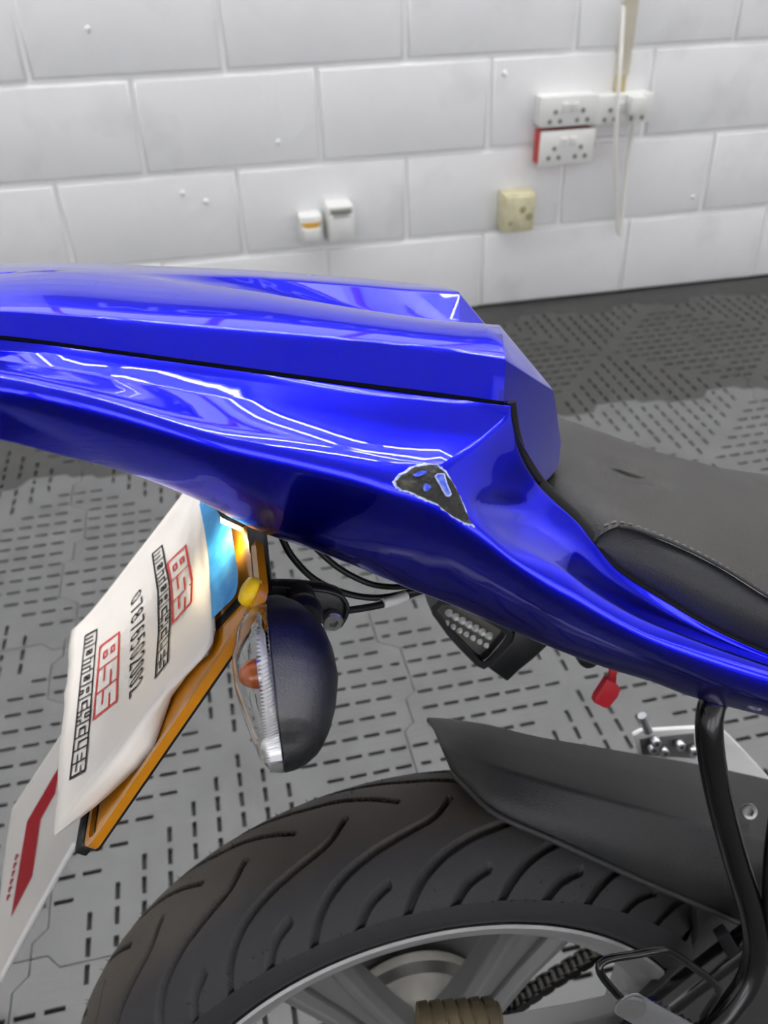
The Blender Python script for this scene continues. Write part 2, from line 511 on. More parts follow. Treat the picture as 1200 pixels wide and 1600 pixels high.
for y, where in ((1.75, 'along the line over the motorcycle'), (2.3, 'along the line by the back wall')):
    for x, which in ((-2.85, 'first'), (-1.0, 'second'), (.85, 'third'), (2.7, 'fourth'), (4.55, 'fifth')):
        t = empty('ceiling_light', which+' fluorescent batten from the left wall '+where, 'light', (x, y, ZC-.05))
        box('tray', (0, 0, .02), (1.8, .12, .06), 'metal_w', t, .005)
        cyl('tube', (-.88, 0, -.035), (.88, 0, -.035), .019, 'glow', t, seg=14)
        for e in (-1, 1): box('tube_holder', (e*.89, 0, -.025), (.02, .05, .06), 'metal_w', t)
# dark sign board with white lettering high on the back wall (it shows mirrored in the paint)
sg = empty('sign_board', 'dark sign board with large white lettering high on the back wall', 'sign', (1.1, WALL_Y-.03, 2.48))
box('board', (0, 0, 0), (2.9, .02, .5), 'ink', sg)
fc = bpy.data.curves.new('sign', 'FONT'); fc.body = 'MOTORCYCLES'; fc.size = .31; fc.align_x = 'CENTER'; fc.align_y = 'CENTER'; fc.extrude = .006; fc.space_character = 1.15
fo = bpy.data.objects.new('tmp', fc); COL.objects.link(fo)
dg = bpy.context.evaluated_depsgraph_get(); me = bpy.data.meshes.new_from_object(fo.evaluated_get(dg)); bpy.data.objects.remove(fo)
me.materials.clear(); o = link('lettering', me, 'mortar', sg, smooth=None)
o.location = (0, -.016, 0); o.rotation_euler = (pi/2, 0, 0)

# ------------------------------------------------------------------ things on the back wall
def wall_box(name, x0, y0, x1, y1, depth, m, parent, bev=0.004, base=0.0):
    """box on the wall whose front face spans two opposite corners"""
    a, b = WP(x0, y0, depth+base), WP(x1, y1, depth+base)
    lo = Vector((min(a.x, b.x), WALL_Y-depth-base, min(a.z, b.z))); hi = Vector((max(a.x, b.x), WALL_Y-base, max(a.z, b.z)))
    o = parent.location if parent else Vector((0, 0, 0))
    return box(name, (lo+hi)/2-o, hi-lo, m, parent, bev), lo, hi

def socket(label, px, m_box='socket', pins=2, group='wall sockets'):
    x0, y0, x1, y1 = px
    c = WP((x0+x1)/2, (y0+y1)/2); c.y = WALL_Y
    t = empty('wall_socket', label, 'socket', c)
    t['group'] = group
    _, lo, hi = wall_box('back_box', x0, y0, x1, y1, .05, m_box, t, .004)
    lo -= c; hi -= c
    W_, H_ = hi.x-lo.x, hi.z-lo.z
    box('face_plate', ((lo.x+hi.x)/2, -.056, (lo.z+hi.z)/2), (W_+.004, .014, H_+.004), 'socket', t, .004)
    for q in range(pins):
        cx = lo.x + W_*(.25+.5*q if pins == 2 else .5)
        for dx, dz in ((0, .012), (-.016, -.014), (.016, -.014)):
            cyl('pin_hole', (cx+dx, -.0625, (lo.z+hi.z)/2-.012+dz), (cx+dx, -.0645, (lo.z+hi.z)/2-.012+dz), .007, 'sockhole', t, seg=10)
    for q in range(pins):
        box('rocker_switch', ((lo.x+hi.x)/2+(q-.5*(pins-1))*.03, -.066, hi.z-.03), (.02, .008, .026), 'socket', t, .002, rot=Matrix.Rotation(.12, 3, 'X'))
    return t
socket('white double socket on the wall above the red-sided one', (846, 152, 927, 192))
socket('white double socket with a red back box, lowest on the wall', (845, 206, 922, 252), 'redbox')
t_ = socket('white double socket beneath the beige conduit with a plug in it', (932, 150, 1012, 188))
# the plug in the right half of that socket, and its cable
c = WP(991, 163, .07); t = empty('mains_plug', 'white plug pushed into the socket under the conduit', 'plug', c)
bm = bmesh.new()
box_into(bm, (0, -.012, 0), (.048, .034, .052)); bmesh.ops.bevel(bm, geom=bm.edges[:], offset=.006, segments=2, affect='EDGES', profile=.5)
from_bm('plug_body', bm, 'socket', t)
cyl('cable_grip', (0, -.014, -.024), (0, -.014, -.045), .008, 'socket', t, r1=.005)
pts = [WP(x, y, o)-c for x, y, o in ((974, 10, .05), (970, 90, .085), (965, 160, .10), (962, 240, .09), (963, 310, .07), (966, 362, .05), (969, 366, .045), (972, 340, .04), (977, 280, .04), (984, 225, .05), (990, 190, .085))]
tube('hanging_cable', pts, .006, 'cable_w', t, seg=8, label='long white cable looping down the wall')
c = WP(966, 133); c.y = WALL_Y
t = empty('cable_conduit', 'beige vertical conduit running down the wall to the sockets', 'conduit', c)
zt = 2.15-c.z
box('trunking', (0, -.014, .02+zt/2-.01), (.034, .028, zt-.04), 'conduit', t, .003)
box('bare_end', (-.002, -.013, .004), (.028, .025, .06), 'tan', t, .003)
for k in range(3): box('saddle_clip', (0, -.029, .25+k*.5), (.044, .006, .03), 'conduit', t, .001)

c = WP(488, 358); c.y = WALL_Y
t = empty('switch_box', 'small white switch box with an orange triangle sticker', 'switch', c)
_, lo, hi = wall_box('back_box', 468, 340, 506, 379, .06, 'socket', t, .005)
lo -= c; hi -= c
box('rocker', ((lo.x+hi.x)/2, -.063, (lo.z+hi.z)/2-.015), (.05, .008, .04), 'socket', t, .003)
cx, cz = (lo.x+hi.x)/2, hi.z-.018
prism('warning_sticker', [(cx-.033, -.0615, cz), (cx+.033, -.0615, cz), (cx, -.0615, cz-.034)], (0, .002, 0), 'orange', t)
c = WP(532, 348); c.y = WALL_Y
t = empty('junction_box', 'larger pale grey box with a hinged lid beside the orange-stickered switch', 'box', c)
_, lo, hi = wall_box('enclosure', 511, 324, 555, 375, .07, 'socket', t, .006)
lo -= c; hi -= c
box('hinged_lid', ((lo.x+hi.x)/2, -.075, (lo.z+hi.z)/2-.012), (hi.x-lo.x-.006, .012, hi.z-lo.z-.03), 'socket', t, .004)
cyl('lid_hinge', (lo.x+.01, -.078, hi.z-.012), (hi.x-.01, -.078, hi.z-.012), .008, 'sockhole', t)
c = WP(810, 332); c.y = WALL_Y
t = empty('thermostat_box', 'aged cream wall box with worn brown marks', 'box', c)
_, lo, hi = wall_box('body', 788, 304, 834, 361, .06, 'cream', t, .008)
lo -= c; hi -= c
box('front_cover', ((lo.x+hi.x)/2, -.063, (lo.z+hi.z)/2), (hi.x-lo.x-.014, .012, hi.z-lo.z-.016), 'cream', t, .004)
for dx, dz, a, b in ((.008, .03, .034, .014), (.03, .008, .03, .022), (-.03, -.01, .016, .012)):
    cyl('worn_knob', ((lo.x+hi.x)/2+dx, -.067, dz), ((lo.x+hi.x)/2+dx, -.0705, dz), a/2, 'greenish', t, r1=b/2, seg=10)
for x, y in ((870, 315), (1083, 308), (788, 115), (137, 45), (285, 302), (322, 315), (435, 222)):
    bm = bmesh.new(); bmesh.ops.create_icosphere(bm, subdivisions=2, radius=.008)
    for v_ in bm.verts: v_.co = Vector((v_.co.x, v_.co.y*.5, v_.co.z))
    from_bm('filled_screw_hole', bm, 'wall', wall_back).location = WP(x, y, .004)

# ------------------------------------------------------------------ white panel standing left of the motorcycle
pn = Vector((-.35, -1, 0)).normalized()
d0 = ray(60, 1400); t0 = (.30-CH)/d0.z; p0 = CAM+d0*t0
def WH(x, y, off=0):
    d = ray(x, y); return CAM + d*(((p0+pn*off-CAM).dot(pn))/d.dot(pn))
tang = Vector((-pn.y, pn.x, 0)).normalized()
if tang.x < 0: tang = -tang
t = empty('fairing_panel', 'white panel with a red angled stripe standing behind the number plate', 'panel', (WH(60, 1400).x, WH(60, 1400).y, 0))
edge = [WH(x, y) for x, y in ((150, 1090), (100, 1142), (60, 1203), (18, 1266), (9, 1320), (0, 1400))]
low = edge[-1]
foot = [Vector((low.x-.03, 0, 0)), Vector((low.x-.16, 0, 0))]
A = edge + [WH(-45, 1660)]
ft = WH(-45, 1660); 
foot1 = ft - tang*.05; foot1.z = 0.0; foot2 = ft - tang*.02; foot2.z = 0.0
lowe = [WH(x, y) for x, y in ((0, 1531), (35, 1465), (70, 1402), (98, 1352), (118, 1318), (128, 1270), (150, 1200))]
poly = edge + [WH(-12, 1520), foot1+Vector((0, 0, 0)), foot2, WH(-14, 1560)] + lowe
poly = [p - t.location for p in poly]
o = prism('panel_sheet', poly, -pn*.006, 'white_pl', t, 0.0008)
rim_pts = [p-t.location+pn*.001 for p in lowe[:5]]
tube('edge_trim', [p-pn*.003 for p in rim_pts], .0035, 'white_edge', t, seg=8)
def decal(name, L, m):
    prism(name, [WH(x, y, .0012)-t.location for x, y in L], -pn*.0008, m, t)
decal('red_stripe', [(94, 1195), (86, 1240), (63, 1281), (50, 1370), (48, 1374), (17, 1434), (31, 1348), (42, 1284)], 'red_dec')
bm = bmesh.new()
for k in range(6):                                          # the small red lettering, too blurred to read: one slanted stroke pair per letter
    x, y = 27-k*2.6, 1335+k*12.5
    L = [(x-3, y+2), (x+1.5, y), (x+1, y+4), (x-1, y+5), (x-1.5, y+9), (x-4.5, y+10)]
    prism_into(bm, [WH(a, b, .0012)-t.location for a, b in L], -pn*.0008)
from_bm('red_lettering', bm, 'red_dec', t)

# ------------------------------------------------------------------ motorcycle
bike = empty('motorcycle', 'blue sports motorcycle with a scraped tail panel, standing on the tiled floor', 'motorcycle')
bike.matrix_world = BM
mirror = lambda L: [Vector((p.x, -p.y, p.z)) for p in L]

# --- tail: feature lines of the right half, rear to front
def ext_back(L, x=-.36, k=0.6):
    a, b = L[0], L[2]
    d = (a-b); d = d/abs(d.x) if d.x else d
    n = abs(x-a.x)
    return [Vector((x, a.y+d.y*n*k, a.z+d.z*n*k*.35))] + [a+Vector((-.05, d.y*.05*k, d.z*.05*.7))] + L
GAP = PP([(0, 524, .062), (85, 534, .066), (167, 545, .071), (333, 567, .079), (500, 590, .085), (637, 607, .088), (787, 627, .0905)])
CRE = PP([(0, 486, .055), (85, 491, .059), (167, 497, .062), (333, 512, .068), (500, 527, .0735), (600, 536, .0765), (712, 549, .079), (790, 561, .080)])
GAPx, CREx = ext_back(GAP), ext_back(CRE)
N1 = 44
def at_x(L, xs):
    out = []
    for x in xs:
        for a, b in zip(L, L[1:]):
            if x <= b.x or b is L[-1]:
                t = (x-a.x)/(b.x-a.x); out.append(a.lerp(b, t) if t < 1.2 else b.copy()); break
    return out
gap_r = resample(GAPx, N1); cre_r = resample(CREx, N1)
RIDGE = [(-.36, .0, 1.019), (-.203, .0, 1.0225), (-.171, .0, 1.0212), (-.13, .006, 1.0152), (-.0797, .0185, 1.0074), (-.0618, .0235, 1.0039), (-.0434, .028, 1.0), (-.0127, .0345, .9935), (.019, .0385, .9872), (.0508, .0415, .9822)]
ridge_r = resample([Vector((x, -w_, z)) for x, w_, z in RIDGE], N1)
cen_r = []
for p in ridge_r:
    k = max(0, min(1, (p.x+.13)/.18))
    cen_r.append(Vector((p.x-.012*k, 0, p.z - .021*k**1.2)))
midtop = []
for a, b in zip(ridge_r, cre_r):
    m_ = a.lerp(b, .5); m_.z += .0035; midtop.append(m_)
inner = [a.lerp(b, .45)+Vector((0, 0, -.0035*max(0, min(1, (a.x+.13)/.18)))) for a, b in zip(ridge_r, cen_r)]
nose = P(866, 610, .044)
bm = bmesh.new()
side_low = [p+Vector((0, 0.0, -.0)) for p in gap_r]
half = [cen_r, inner, ridge_r, midtop, cre_r, side_low]   # radii follow in the same order
rows = [mirror(r) for r in half[:0:-1]] + half
rad = [0, 0, .0026, 0, .0024, 0]
loft_into(bm, rounded(rows, rad[:0:-1]+rad))
# front cap
def v(p): return bm.verts.new(p)
def face(*ps):
    try: bm.faces.new([v(p) for p in ps])
    except ValueError: pass
LW1, LW2, LW3 = P(814, 692, .0925), P(852, 753, .083), P(878, 692, .036)
LW4 = P(873, 730, .050)
for s in (1, -1):
    q = lambda p: Vector((p.x, p.y*s, p.z))
    R0, M0, C0, G0, I0, Z0 = [q(r[-1]) for r in (ridge_r, midtop, cre_r, side_low, inner, cen_r)]
    n_ = q(nose)
    face(R0, M0, n_); face(M0, C0, n_); face(C0, G0, n_)
    face(G0, q(LW1), q(LW3), n_); face(q(LW1), q(LW2), q(LW4), q(LW3))
    cn = Vector((nose.x+.004, 0, nose.z)); cl = Vector((LW3.x+.004, 0, LW3.z)); cl2 = Vector((LW4.x+.006, 0, LW4.z-.002))
    face(I0, R0, n_); face(Z0, I0, n_, cn); face(n_, q(LW3), cl, cn); face(q(LW3), q(LW4), cl2, cl)
rear = [r[0] for r in rows]
face(*rear)
cowl = from_bm('seat_cowl', bm, 'paint', bike, smooth=20)
bevel_mod(cowl, .0016, 3, 22).modifiers['bevel'].use_clamp_overlap = False

# --- side panels
A1 = PP([(0, 548, 0.0628), (96, 553, 0.0703), (208, 572, 0.0773), (340, 588, 0.0828), (450, 603, 0.0878), (562, 616, 0.0913), (700, 630, 0.0933), (790, 650, 0.0928)])
GL = PP([(0, 528.5, .0615), (85, 538.5, .066), (167, 549.5, .071), (333, 572, .079), (500, 595, .085), (637, 612.5, .088), (800, 633, .091)])
A2 = PP([(0, 565, 0.0718), (108, 579, 0.0791), (208, 597, 0.0865), (292, 612, 0.0913), (400, 627, 0.0962), (500, 643, 0.0995), (630, 663, 0.1029), (752, 683, 0.1037)])
SH = PP([(0, 579, .094), (85, 596, .1005), (167, 616, .1055), (333, 666, .1145), (450, 690, .118), (562, 713, .1215), (640, 726, .1240), (682, 730, .124)])
S2 = PP([(682, 730, .124), (695, 742, .1255), (719, 773, .127), (758, 816, .1275), (798, 850, .128), (842, 873, .129), (887, 896, .130), (930, 925, .1315), (1000, 965, .134), (1080, 998, .137), (1200, 1040, .140), (1330, 1078, .142)])
T2 = PP([(798, 635, .091), (804, 668, .0925), (813, 707, .0935), (842, 756, .089), (866, 781, .089), (903, 815, .094), (933, 852, .100), (966, 890, .106), (1043, 940, .115), (1113, 982, .121), (1200, 1022, .126), (1330, 1070, .130)])
S1p = PP([(0, 602, 0.101), (85, 620, 0.1083), (167, 641, 0.1136), (333, 692, 0.1234), (450, 719, 0.1271), (562, 747, 0.1319), (611, 765, 0.1357), (660, 785, 0.136)])
S2p = PP([(660, 785, 0.136), (690, 800, 0.136), (720, 822, 0.1365), (755, 842, 0.137), (800, 877, 0.1375), (835, 903, 0.138), (872, 928, 0.139), (915, 951, 0.14), (980, 988, 0.142), (1060, 1027, 0.1435), (1200, 1080, 0.1455), (1330, 1123, 0.147)])
BO1 = PP([(0, 640, .094), (90, 682, .094), (179, 721, .094), (300, 770, .096), (400, 821, .098), (500, 851, .100), (600, 882, .101), (638, 892, .101)])
BO2 = PP([(638, 892, .101), (660, 902, .1015), (690, 914, .102), (730, 936, .103), (780, 962, .105), (820, 981, .107), (855, 998, .109), (890, 1013, .1105), (939, 1032, .113), (1020, 1060, .117), (1088, 1083, .121), (1230, 1120, .128)])
LI1 = PP([(0, 689, .087), (90, 712, .086), (183, 735, .086), (300, 778, .088), (400, 829, .088), (500, 864, .089), (580, 896, .089), (620, 913, .089)])
LI2 = PP([(620, 913, .089), (645, 923, .0895), (680, 936, .090), (720, 952, .091), (780, 978, .094), (820, 995, .096), (855, 1010, .099), (890, 1024, .101), (939, 1042, .104), (1020, 1067, .108), (1088, 1092, .112), (1230, 1128, .119)])
NA, NB_ = 40, 90
def rs1(L): return resample(ext_back(L), NA)
p1 = [rs1(L) for L in (GL, A1, A2, SH)]
SHr = p1[-1]
mid12 = [a.lerp(b, .5) + Vector((0, .0012, -.0012)) for a, b in zip(p1[2], p1[3])]
low1 = [rs1(L) for L in (S1p, BO1, LI1)]
def concave(a, b, t, depth, n):
    out = []
    for i, (p, q) in enumerate(zip(a, b)):
        k = i/(len(a)-1)
        m_ = p.lerp(q, t); e = min(1, k*5)
        out.append(m_ + Vector((0, depth*e, -depth*.5*e)))
    return out
T2r, S2r = resample(T2, NB_), resample(S2, NB_)
T2r[0] = p1[0][-1].copy(); S2r[0] = SHr[-1].copy()
# the diagonal ridge between the two top fields takes the ends of the rear lines
dia = [p1[0][-1], p1[1][-1], p1[2][-1], SHr[-1]]
mid2 = []
def px_of(p):
    q = BM @ p - CAM; zz = q.dot(_f)
    return 600+F*q.dot(_R)/zz, 800+F*q.dot(_D)/zz
TS = [.08, .16, .22, .27, .32, .37, .42, .47, .52, .57, .62, .68, .75, .82, .9]
for t_ in TS:
    dep = .0062*sin(pi*min(1, t_*.95))**1.0
    r = concave(T2r, S2r, t_, dep, 0)
    r[0] = resample(dia, 101, False)[int(t_*100)]
    for i in range(1, len(r)):
        # the small hand-hold scoop behind the seat
        x, y = px_of(r[i]); dx, dy = x-783, y-787
        e = math.hypot((dx*.99+dy*.12)/52, (dy*.99-dx*.12)/17)
        if e < 1: r[i] = r[i]+Vector((.2, .6, -.75)).normalized()*(.0036*(1-e*e)**1.2)
    mid2.append(r)
low2 = [resample(L, NB_) for L in (S2p, BO2, LI2)]
for a, b in zip(low1, low2): b[0] = a[-1].copy()
def sidepanel(sgn, name):
    bm = bmesh.new()
    q = (lambda r: r) if sgn > 0 else mirror
    tuck = [Vector((p.x, p.y+.006, p.z-.010)) for p in p1[0]]
    tuck2 = [Vector((p.x, p.y+.008, p.z-.010)) for p in T2r]
    def lower(low):
        return [low[0], [a.lerp(b, .5)+Vector((0, -.002, 0)) for a, b in zip(low[0], low[1])], low[1], low[2], [Vector((p.x, p.y+.018, p.z-.002)) for p in low[2]]]
    rad_low = [.008, 0, .004, .002, 0]
    rows1 = [tuck, p1[0], p1[1], p1[2], mid12, SHr] + lower(low1)
    loft_into(bm, [q(r) for r in rounded(rows1, [0, .0010, .0010, .0013, 0, .0042]+rad_low)])
    rows2 = [tuck2, T2r] + mid2 + [S2r] + lower(low2)
    loft_into(bm, [q(r) for r in rounded(rows2, [0, .0015]+[0]*len(mid2)+[.0042]+rad_low)])
    return from_bm(name, bm, 'paint', bike, smooth=180)
panel_r = sidepanel(1, 'tail_side_panel')
panel_r['label'] = 'right tail panel with a scraped corner'
panel_l = sidepanel(-1, 'tail_side_panel')
# black inner body that closes the tail from inside
def bvh_of(o):
    me = o.data
    return BVHTree.FromPolygons([v_.co.copy() for v_ in me.vertices], [tuple(p.vertices) for p in me.polygons])

def onto(bvh, x, y, off):
    d = (B3 @ ray(x, y)).normalized()
    h, n, i, dist = bvh.ray_cast(CL, d)
    if h is None: return None
    if n.dot(d) > 0: n = -n
    return h + n*off

def patch_on(name, bvh, L, off, m, parent, cuts=3, jitter=0.0, **k):
    """a thin film lying on a surface, its outline given by sight lines"""
    rnd = random.Random(len(name)*7+len(L))
    bm = bmesh.new()
    vs = [bm.verts.new((x+rnd.uniform(-jitter, jitter), y+rnd.uniform(-jitter, jitter), 0)) for x, y in L]
    es = [bm.edges.new((vs[i], vs[(i+1) % len(vs)])) for i in range(len(vs))]
    bmesh.ops.triangle_fill(bm, edges=es, use_beauty=True)
    for _ in range(cuts):
        lg = [e for e in bm.edges if e.calc_length() > 5]
        if not lg: break
        bmesh.ops.subdivide_edges(bm, edges=lg, cuts=1)
        bmesh.ops.triangulate(bm, faces=[f for f in bm.faces if len(f.verts) > 4])
    bad = []
    for v_ in bm.verts:
        q = onto(bvh, v_.co.x, v_.co.y, off)
        if q is None: bad.append(v_)
        else: v_.co = q
    if bad: bmesh.ops.delete(bm, geom=bad, context='VERTS')
    return from_bm(name, bm, m, parent, **k)

bv = bvh_of(panel_r)
z = lambda L: [(560+a*.28333, 680+b*.28333) for a, b in L]
OUT = [(188, 252), (225, 226), (300, 180), (365, 168), (430, 170), (470, 205), (520, 270), (560, 360), (590, 430), (610, 478), (632, 497), (600, 494), (560, 474), (520, 452), (470, 416), (430, 382), (370, 356), (330, 340), (280, 312), (230, 304), (200, 280)]
def jag(L, n, a, seed):
    r = random.Random(seed); out = []
    for i in range(len(L)):
        p, q = L[i], L[(i+1) % len(L)]
        for k in range(n): out.append((p[0]+(q[0]-p[0])*k/n+r.uniform(-a, a), p[1]+(q[1]-p[1])*k/n+r.uniform(-a, a)))
    return out
patch_on('chipped_edge', bv, jag(z([(q[0]+(-5 if q[0] < 400 else 3), q[1]+(7 if q[1] > 245 else -5)) for q in OUT]), 4, 1.3, 3), .0011, 'chip', panel_r, label='pale torn paint around the scrape')
patch_on('scraped_patch', bv, jag(z([(lerp(a, 410, .045), lerp(b, 300, .05)) for a, b in OUT]), 3, .7, 5), .0016, 'scuff', panel_r, label='bare black scraped patch')
patch_on('chipped_edge', bv, jag(z([(408, 232), (425, 218), (462, 216), (470, 245), (478, 275), (500, 330), (485, 345), (462, 338), (440, 290)]), 3, .6, 9), .0021, 'chip', panel_r)
patch_on('paint_remnant', bv, jag(z([(416, 236), (428, 225), (456, 224), (462, 248), (470, 280), (490, 326), (480, 335), (466, 328), (446, 285)]), 3, .5, 8), .0026, 'flake', panel_r)
patch_on('paint_remnant', bv, jag(z([(290, 232), (325, 208), (372, 210), (350, 225), (310, 240)]), 3, .8, 4), .0023, 'flake', panel_r)
patch_on('paint_remnant', bv, jag(z([(345, 290), (362, 272), (390, 290), (375, 306), (350, 308)]), 2, .8, 2), .0023, 'flake', panel_r)

tail_end = [r[0] for r in (p1[0], p1[2], SHr, low1[0], low1[1], low1[2])]
bm = bmesh.new()
ring0 = [p+Vector((.002, .004, 0)) for p in tail_end]
ring0 = ring0 + mirror(ring0)[::-1]
cc = sum(ring0, Vector())/len(ring0)
loft_into(bm, [ring0, [cc+(p-cc)*.9+Vector((-.012, 0, 0)) for p in ring0]], True, True)
from_bm('tail_light', bm, 'redrub', bike, smooth=40)

# dark tubes standing for shade in the cowl gaps, and the black tail tub
shade_pts = [p + Vector((0, .0045, -.004)) for p in resample(GAPx, 30)]
shade_fr = [p+Vector((0, .0040, 0)) for p in PP([(803, 632, .0925), (810, 680, .0935), (823, 718, .092), (848, 756, .088), (870, 778, .086)])]
for s in (1, -1):
    tube('gap_shade', shade_pts if s > 0 else mirror(shade_pts), .0030, 'dark', bike, seg=8, smooth_path=False)
    tube('gap_shade', shade_fr if s > 0 else mirror(shade_fr), .0024, 'dark', bike, seg=8)
bm = bmesh.new()
rows = []
for i in range(0, 40, 3):
    g = p1[0][i]; l = low1[2][i]
    rows.append([Vector((g.x, g.y+.012, g.z-.022)), Vector((l.x, l.y+.014, l.z+.012)), Vector((l.x, -l.y-.014, l.z+.012)), Vector((g.x, -g.y-.012, g.z-.022))])
for i in range(1, NB_, 6):
    l = low2[2][i]; g = T2r[i]
    rows.append([Vector((g.x, g.y+.014, g.z-.022)), Vector((l.x, l.y+.016, l.z+.014)), Vector((l.x, -l.y-.016, l.z+.014)), Vector((g.x, -g.y-.014, g.z-.022))])
loft_into(bm, rows, True, True)
from_bm('tail_tub', bm, 'black', bike)

# --- seat
ST = PP([(925, 850, .098), (938, 836, .098), (968, 822, .0985), (1020, 836, .104), (1080, 861, .111), (1140, 893, .119), (1200, 931, .127), (1300, 985, .133)])
for dx, dz in ((.08, -.028), (.18, -.05)): ST.append(PP([(1300, 985, .133)])[0] + Vector((dx, -.003, dz)))
def seat_top(x):
    """height of the seat's middle and of its edge, by distance forward"""
    K = [(.02, .908), (.075, .900), (.105, .889), (.135, .877), (.17, .863), (.22, .841), (.28, .818), (.36, .795), (.5, .785)]
    for (a, za), (b, zb) in zip(K, K[1:]):
        if x <= b: return za+(zb-za)*max(0, (x-a)/(b-a))
    return K[-1][1]
st_r = resample(ST, 60)
bm = bmesh.new()
NS = 41
rows = []
dimple = P(988, 741, .022); dimple.z = seat_top(dimple.x)
for j in range(NS):
    t = j/(NS-1)*2-1                                # -1 left edge, 1 right edge
    r = []
    for p in st_r:
        k = abs(t)
        yy = p.y*t
        e = k**3.2
        zc = seat_top(p.x)
        zz = lerp(zc + .002*(1-k*k), p.z, e)
        d = math.hypot((p.x-dimple.x)*1.0, (yy-dimple.y)*1.15)
        zz -= .0065*math.exp(-(d/.016)**2)
        r.append(Vector((p.x, yy, zz)))
    # rear roll-over that tucks the cover under the cowl
    p0 = r[0]
    r = [Vector((p0.x-.045, p0.y*(.45 if abs(t) > .5 else .5), p0.z*.4+.6*(seat_top(.05))-.02)), Vector((p0.x-.022, p0.y*.80, lerp(p0.z, seat_top(.07)+.0, .35)-.004))] + r
    rows.append(r)
loft_into(bm, rows)
seat = from_bm('seat', bm, 'vinyl', bike, smooth=180)
# near-black film painting the shade in the dimple's fold
bs = bvh_of(seat)
patch_on('dimple_crease', bs, [(955, 733), (968, 734), (986, 740), (1000, 745), (1010, 747), (998, 747.5), (982, 743.5), (967, 737)], .0003, 'dark', seat)
# side panel of the seat
S_lo = PP([(928, 852, .0985), (940, 856, .100), (966, 886, .104), (1043, 936, .113), (1113, 978, .119), (1200, 1017, .124), (1300, 1056, .129)])
for dx, dz in ((.08, -.028), (.18, -.05)): S_lo.append(PP([(1300, 1056, .129)])[0] + Vector((dx, -.003, dz)))
lo_r = resample(S_lo, 60)
st_i = [p + Vector((0, 0.0015, -.0018)) for p in st_r]
rows = []
for t_ in (0, .06, .16, .35, .6, .85, 1):
    bul = .010*sin(pi*min(1, t_*1.02))**.7
    row = []
    for i, (a, b) in enumerate(zip(st_i, lo_r)):
        e = min(1, i/9)
        p = a.lerp(b, t_); p.y -= bul*e
        p.z += .003*sin(pi*t_)*e
        row.append(p)
    rows.append(row)
rows.append([p+Vector((0, .03, -.012)) for p in lo_r])
loft('seat_side', rows, 'vinyl2', seat, smooth=180)
loft('seat_side', [mirror(r) for r in rows], 'vinyl2', seat, smooth=180)
welt = [p+Vector((0, -.0008, .0004)) for p in st_r[3:]]
tube('seam_piping', welt, .0010, 'vinyl2', seat, seg=8, smooth_path=False)
# stitches along the seam, each thread a small capsule
stp = resample([p+Vector((-.001, .0030, .0010)) for p in st_r[2:]], 150)
bm = bmesh.new()
for a, b in zip(stp[::2], stp[1::2]):
    tube_into(bm, [a, a.lerp(b, .5)+Vector((0, 0, .0005)), b], .00055, 6, False)
from_bm('stitching', bm, 'thread', seat, label='row of pale stitches', kind='stuff')
# near-black tube standing for the shade in the joint below the seat
tube('seat_gap_shade', [p+Vector((0, .006, -.002)) for p in resample(T2[3:], 24)], .005, 'dark', bike, seg=8, smooth_path=False)

# --- number plate, its holder, lamp
NT, NBt = P(392, 965, .114), P(135, 1338, .114)
pb = (NT-NBt).normalized()
pa = Vector((0, -1, 0))                              # to the right
pnrm = pa.cross(pb).normalized()
if pnrm.x > 0: pnrm = -pnrm
def PL(a, b, off=0.0):
    """a metres right of the mid plane, b metres up the plate from its lower edge"""
    return Vector((NBt.x, 0, NBt.z)) + pa*a + pb*b + pnrm*off
PH = .187
def rrect(a0, b0, a1, b1, r, n=5):
    out = []
    for cx, cy, s in ((a1-r, b1-r, 0), (a0+r, b1-r, 1), (a0+r, b0+r, 2), (a1-r, b0+r, 3)):
        for k in range(n+1):
            t = (s+k/n)*pi/2; out.append((cx+r*cos(t), cy+r*sin(t)))
    return out
plate = prism('number_plate', [PL(a, b) for a, b in rrect(-.114, 0, .114, PH, .012)], pnrm*-.003, 'yellow', bike, .0008, label='yellow rear number plate, mostly covered by paper')
def ring_prism(name, outer, inner, off, th, m, parent):
    bm = bmesh.new(); n = len(outer)
    rows = [[PL(a, b, off-th) for a, b in outer], [PL(a, b, off) for a, b in outer], [PL(a, b, off) for a, b in inner], [PL(a, b, off-th) for a, b in inner]]
    V = loft_into(bm, rows, True); 
    for i in range(n):
        bm.faces.new((V[0][i], V[3][i], V[3][(i+1) % n], V[0][(i+1) % n]))
    return from_bm(name, bm, m, parent, smooth=40)
ring_prism('raised_rim', rrect(-.1145, -.0005, .1145, PH+.0005, .0125), rrect(-.110, .004, .110, PH-.004, .009), .0022, .005, 'yellow', plate)
ring_prism('border_line', rrect(-.1075, .0065, .1075, PH-.0065, .007), rrect(-.1066, .0074, .1066, PH-.0074, .0062), .0006, .001, 'ink', plate)
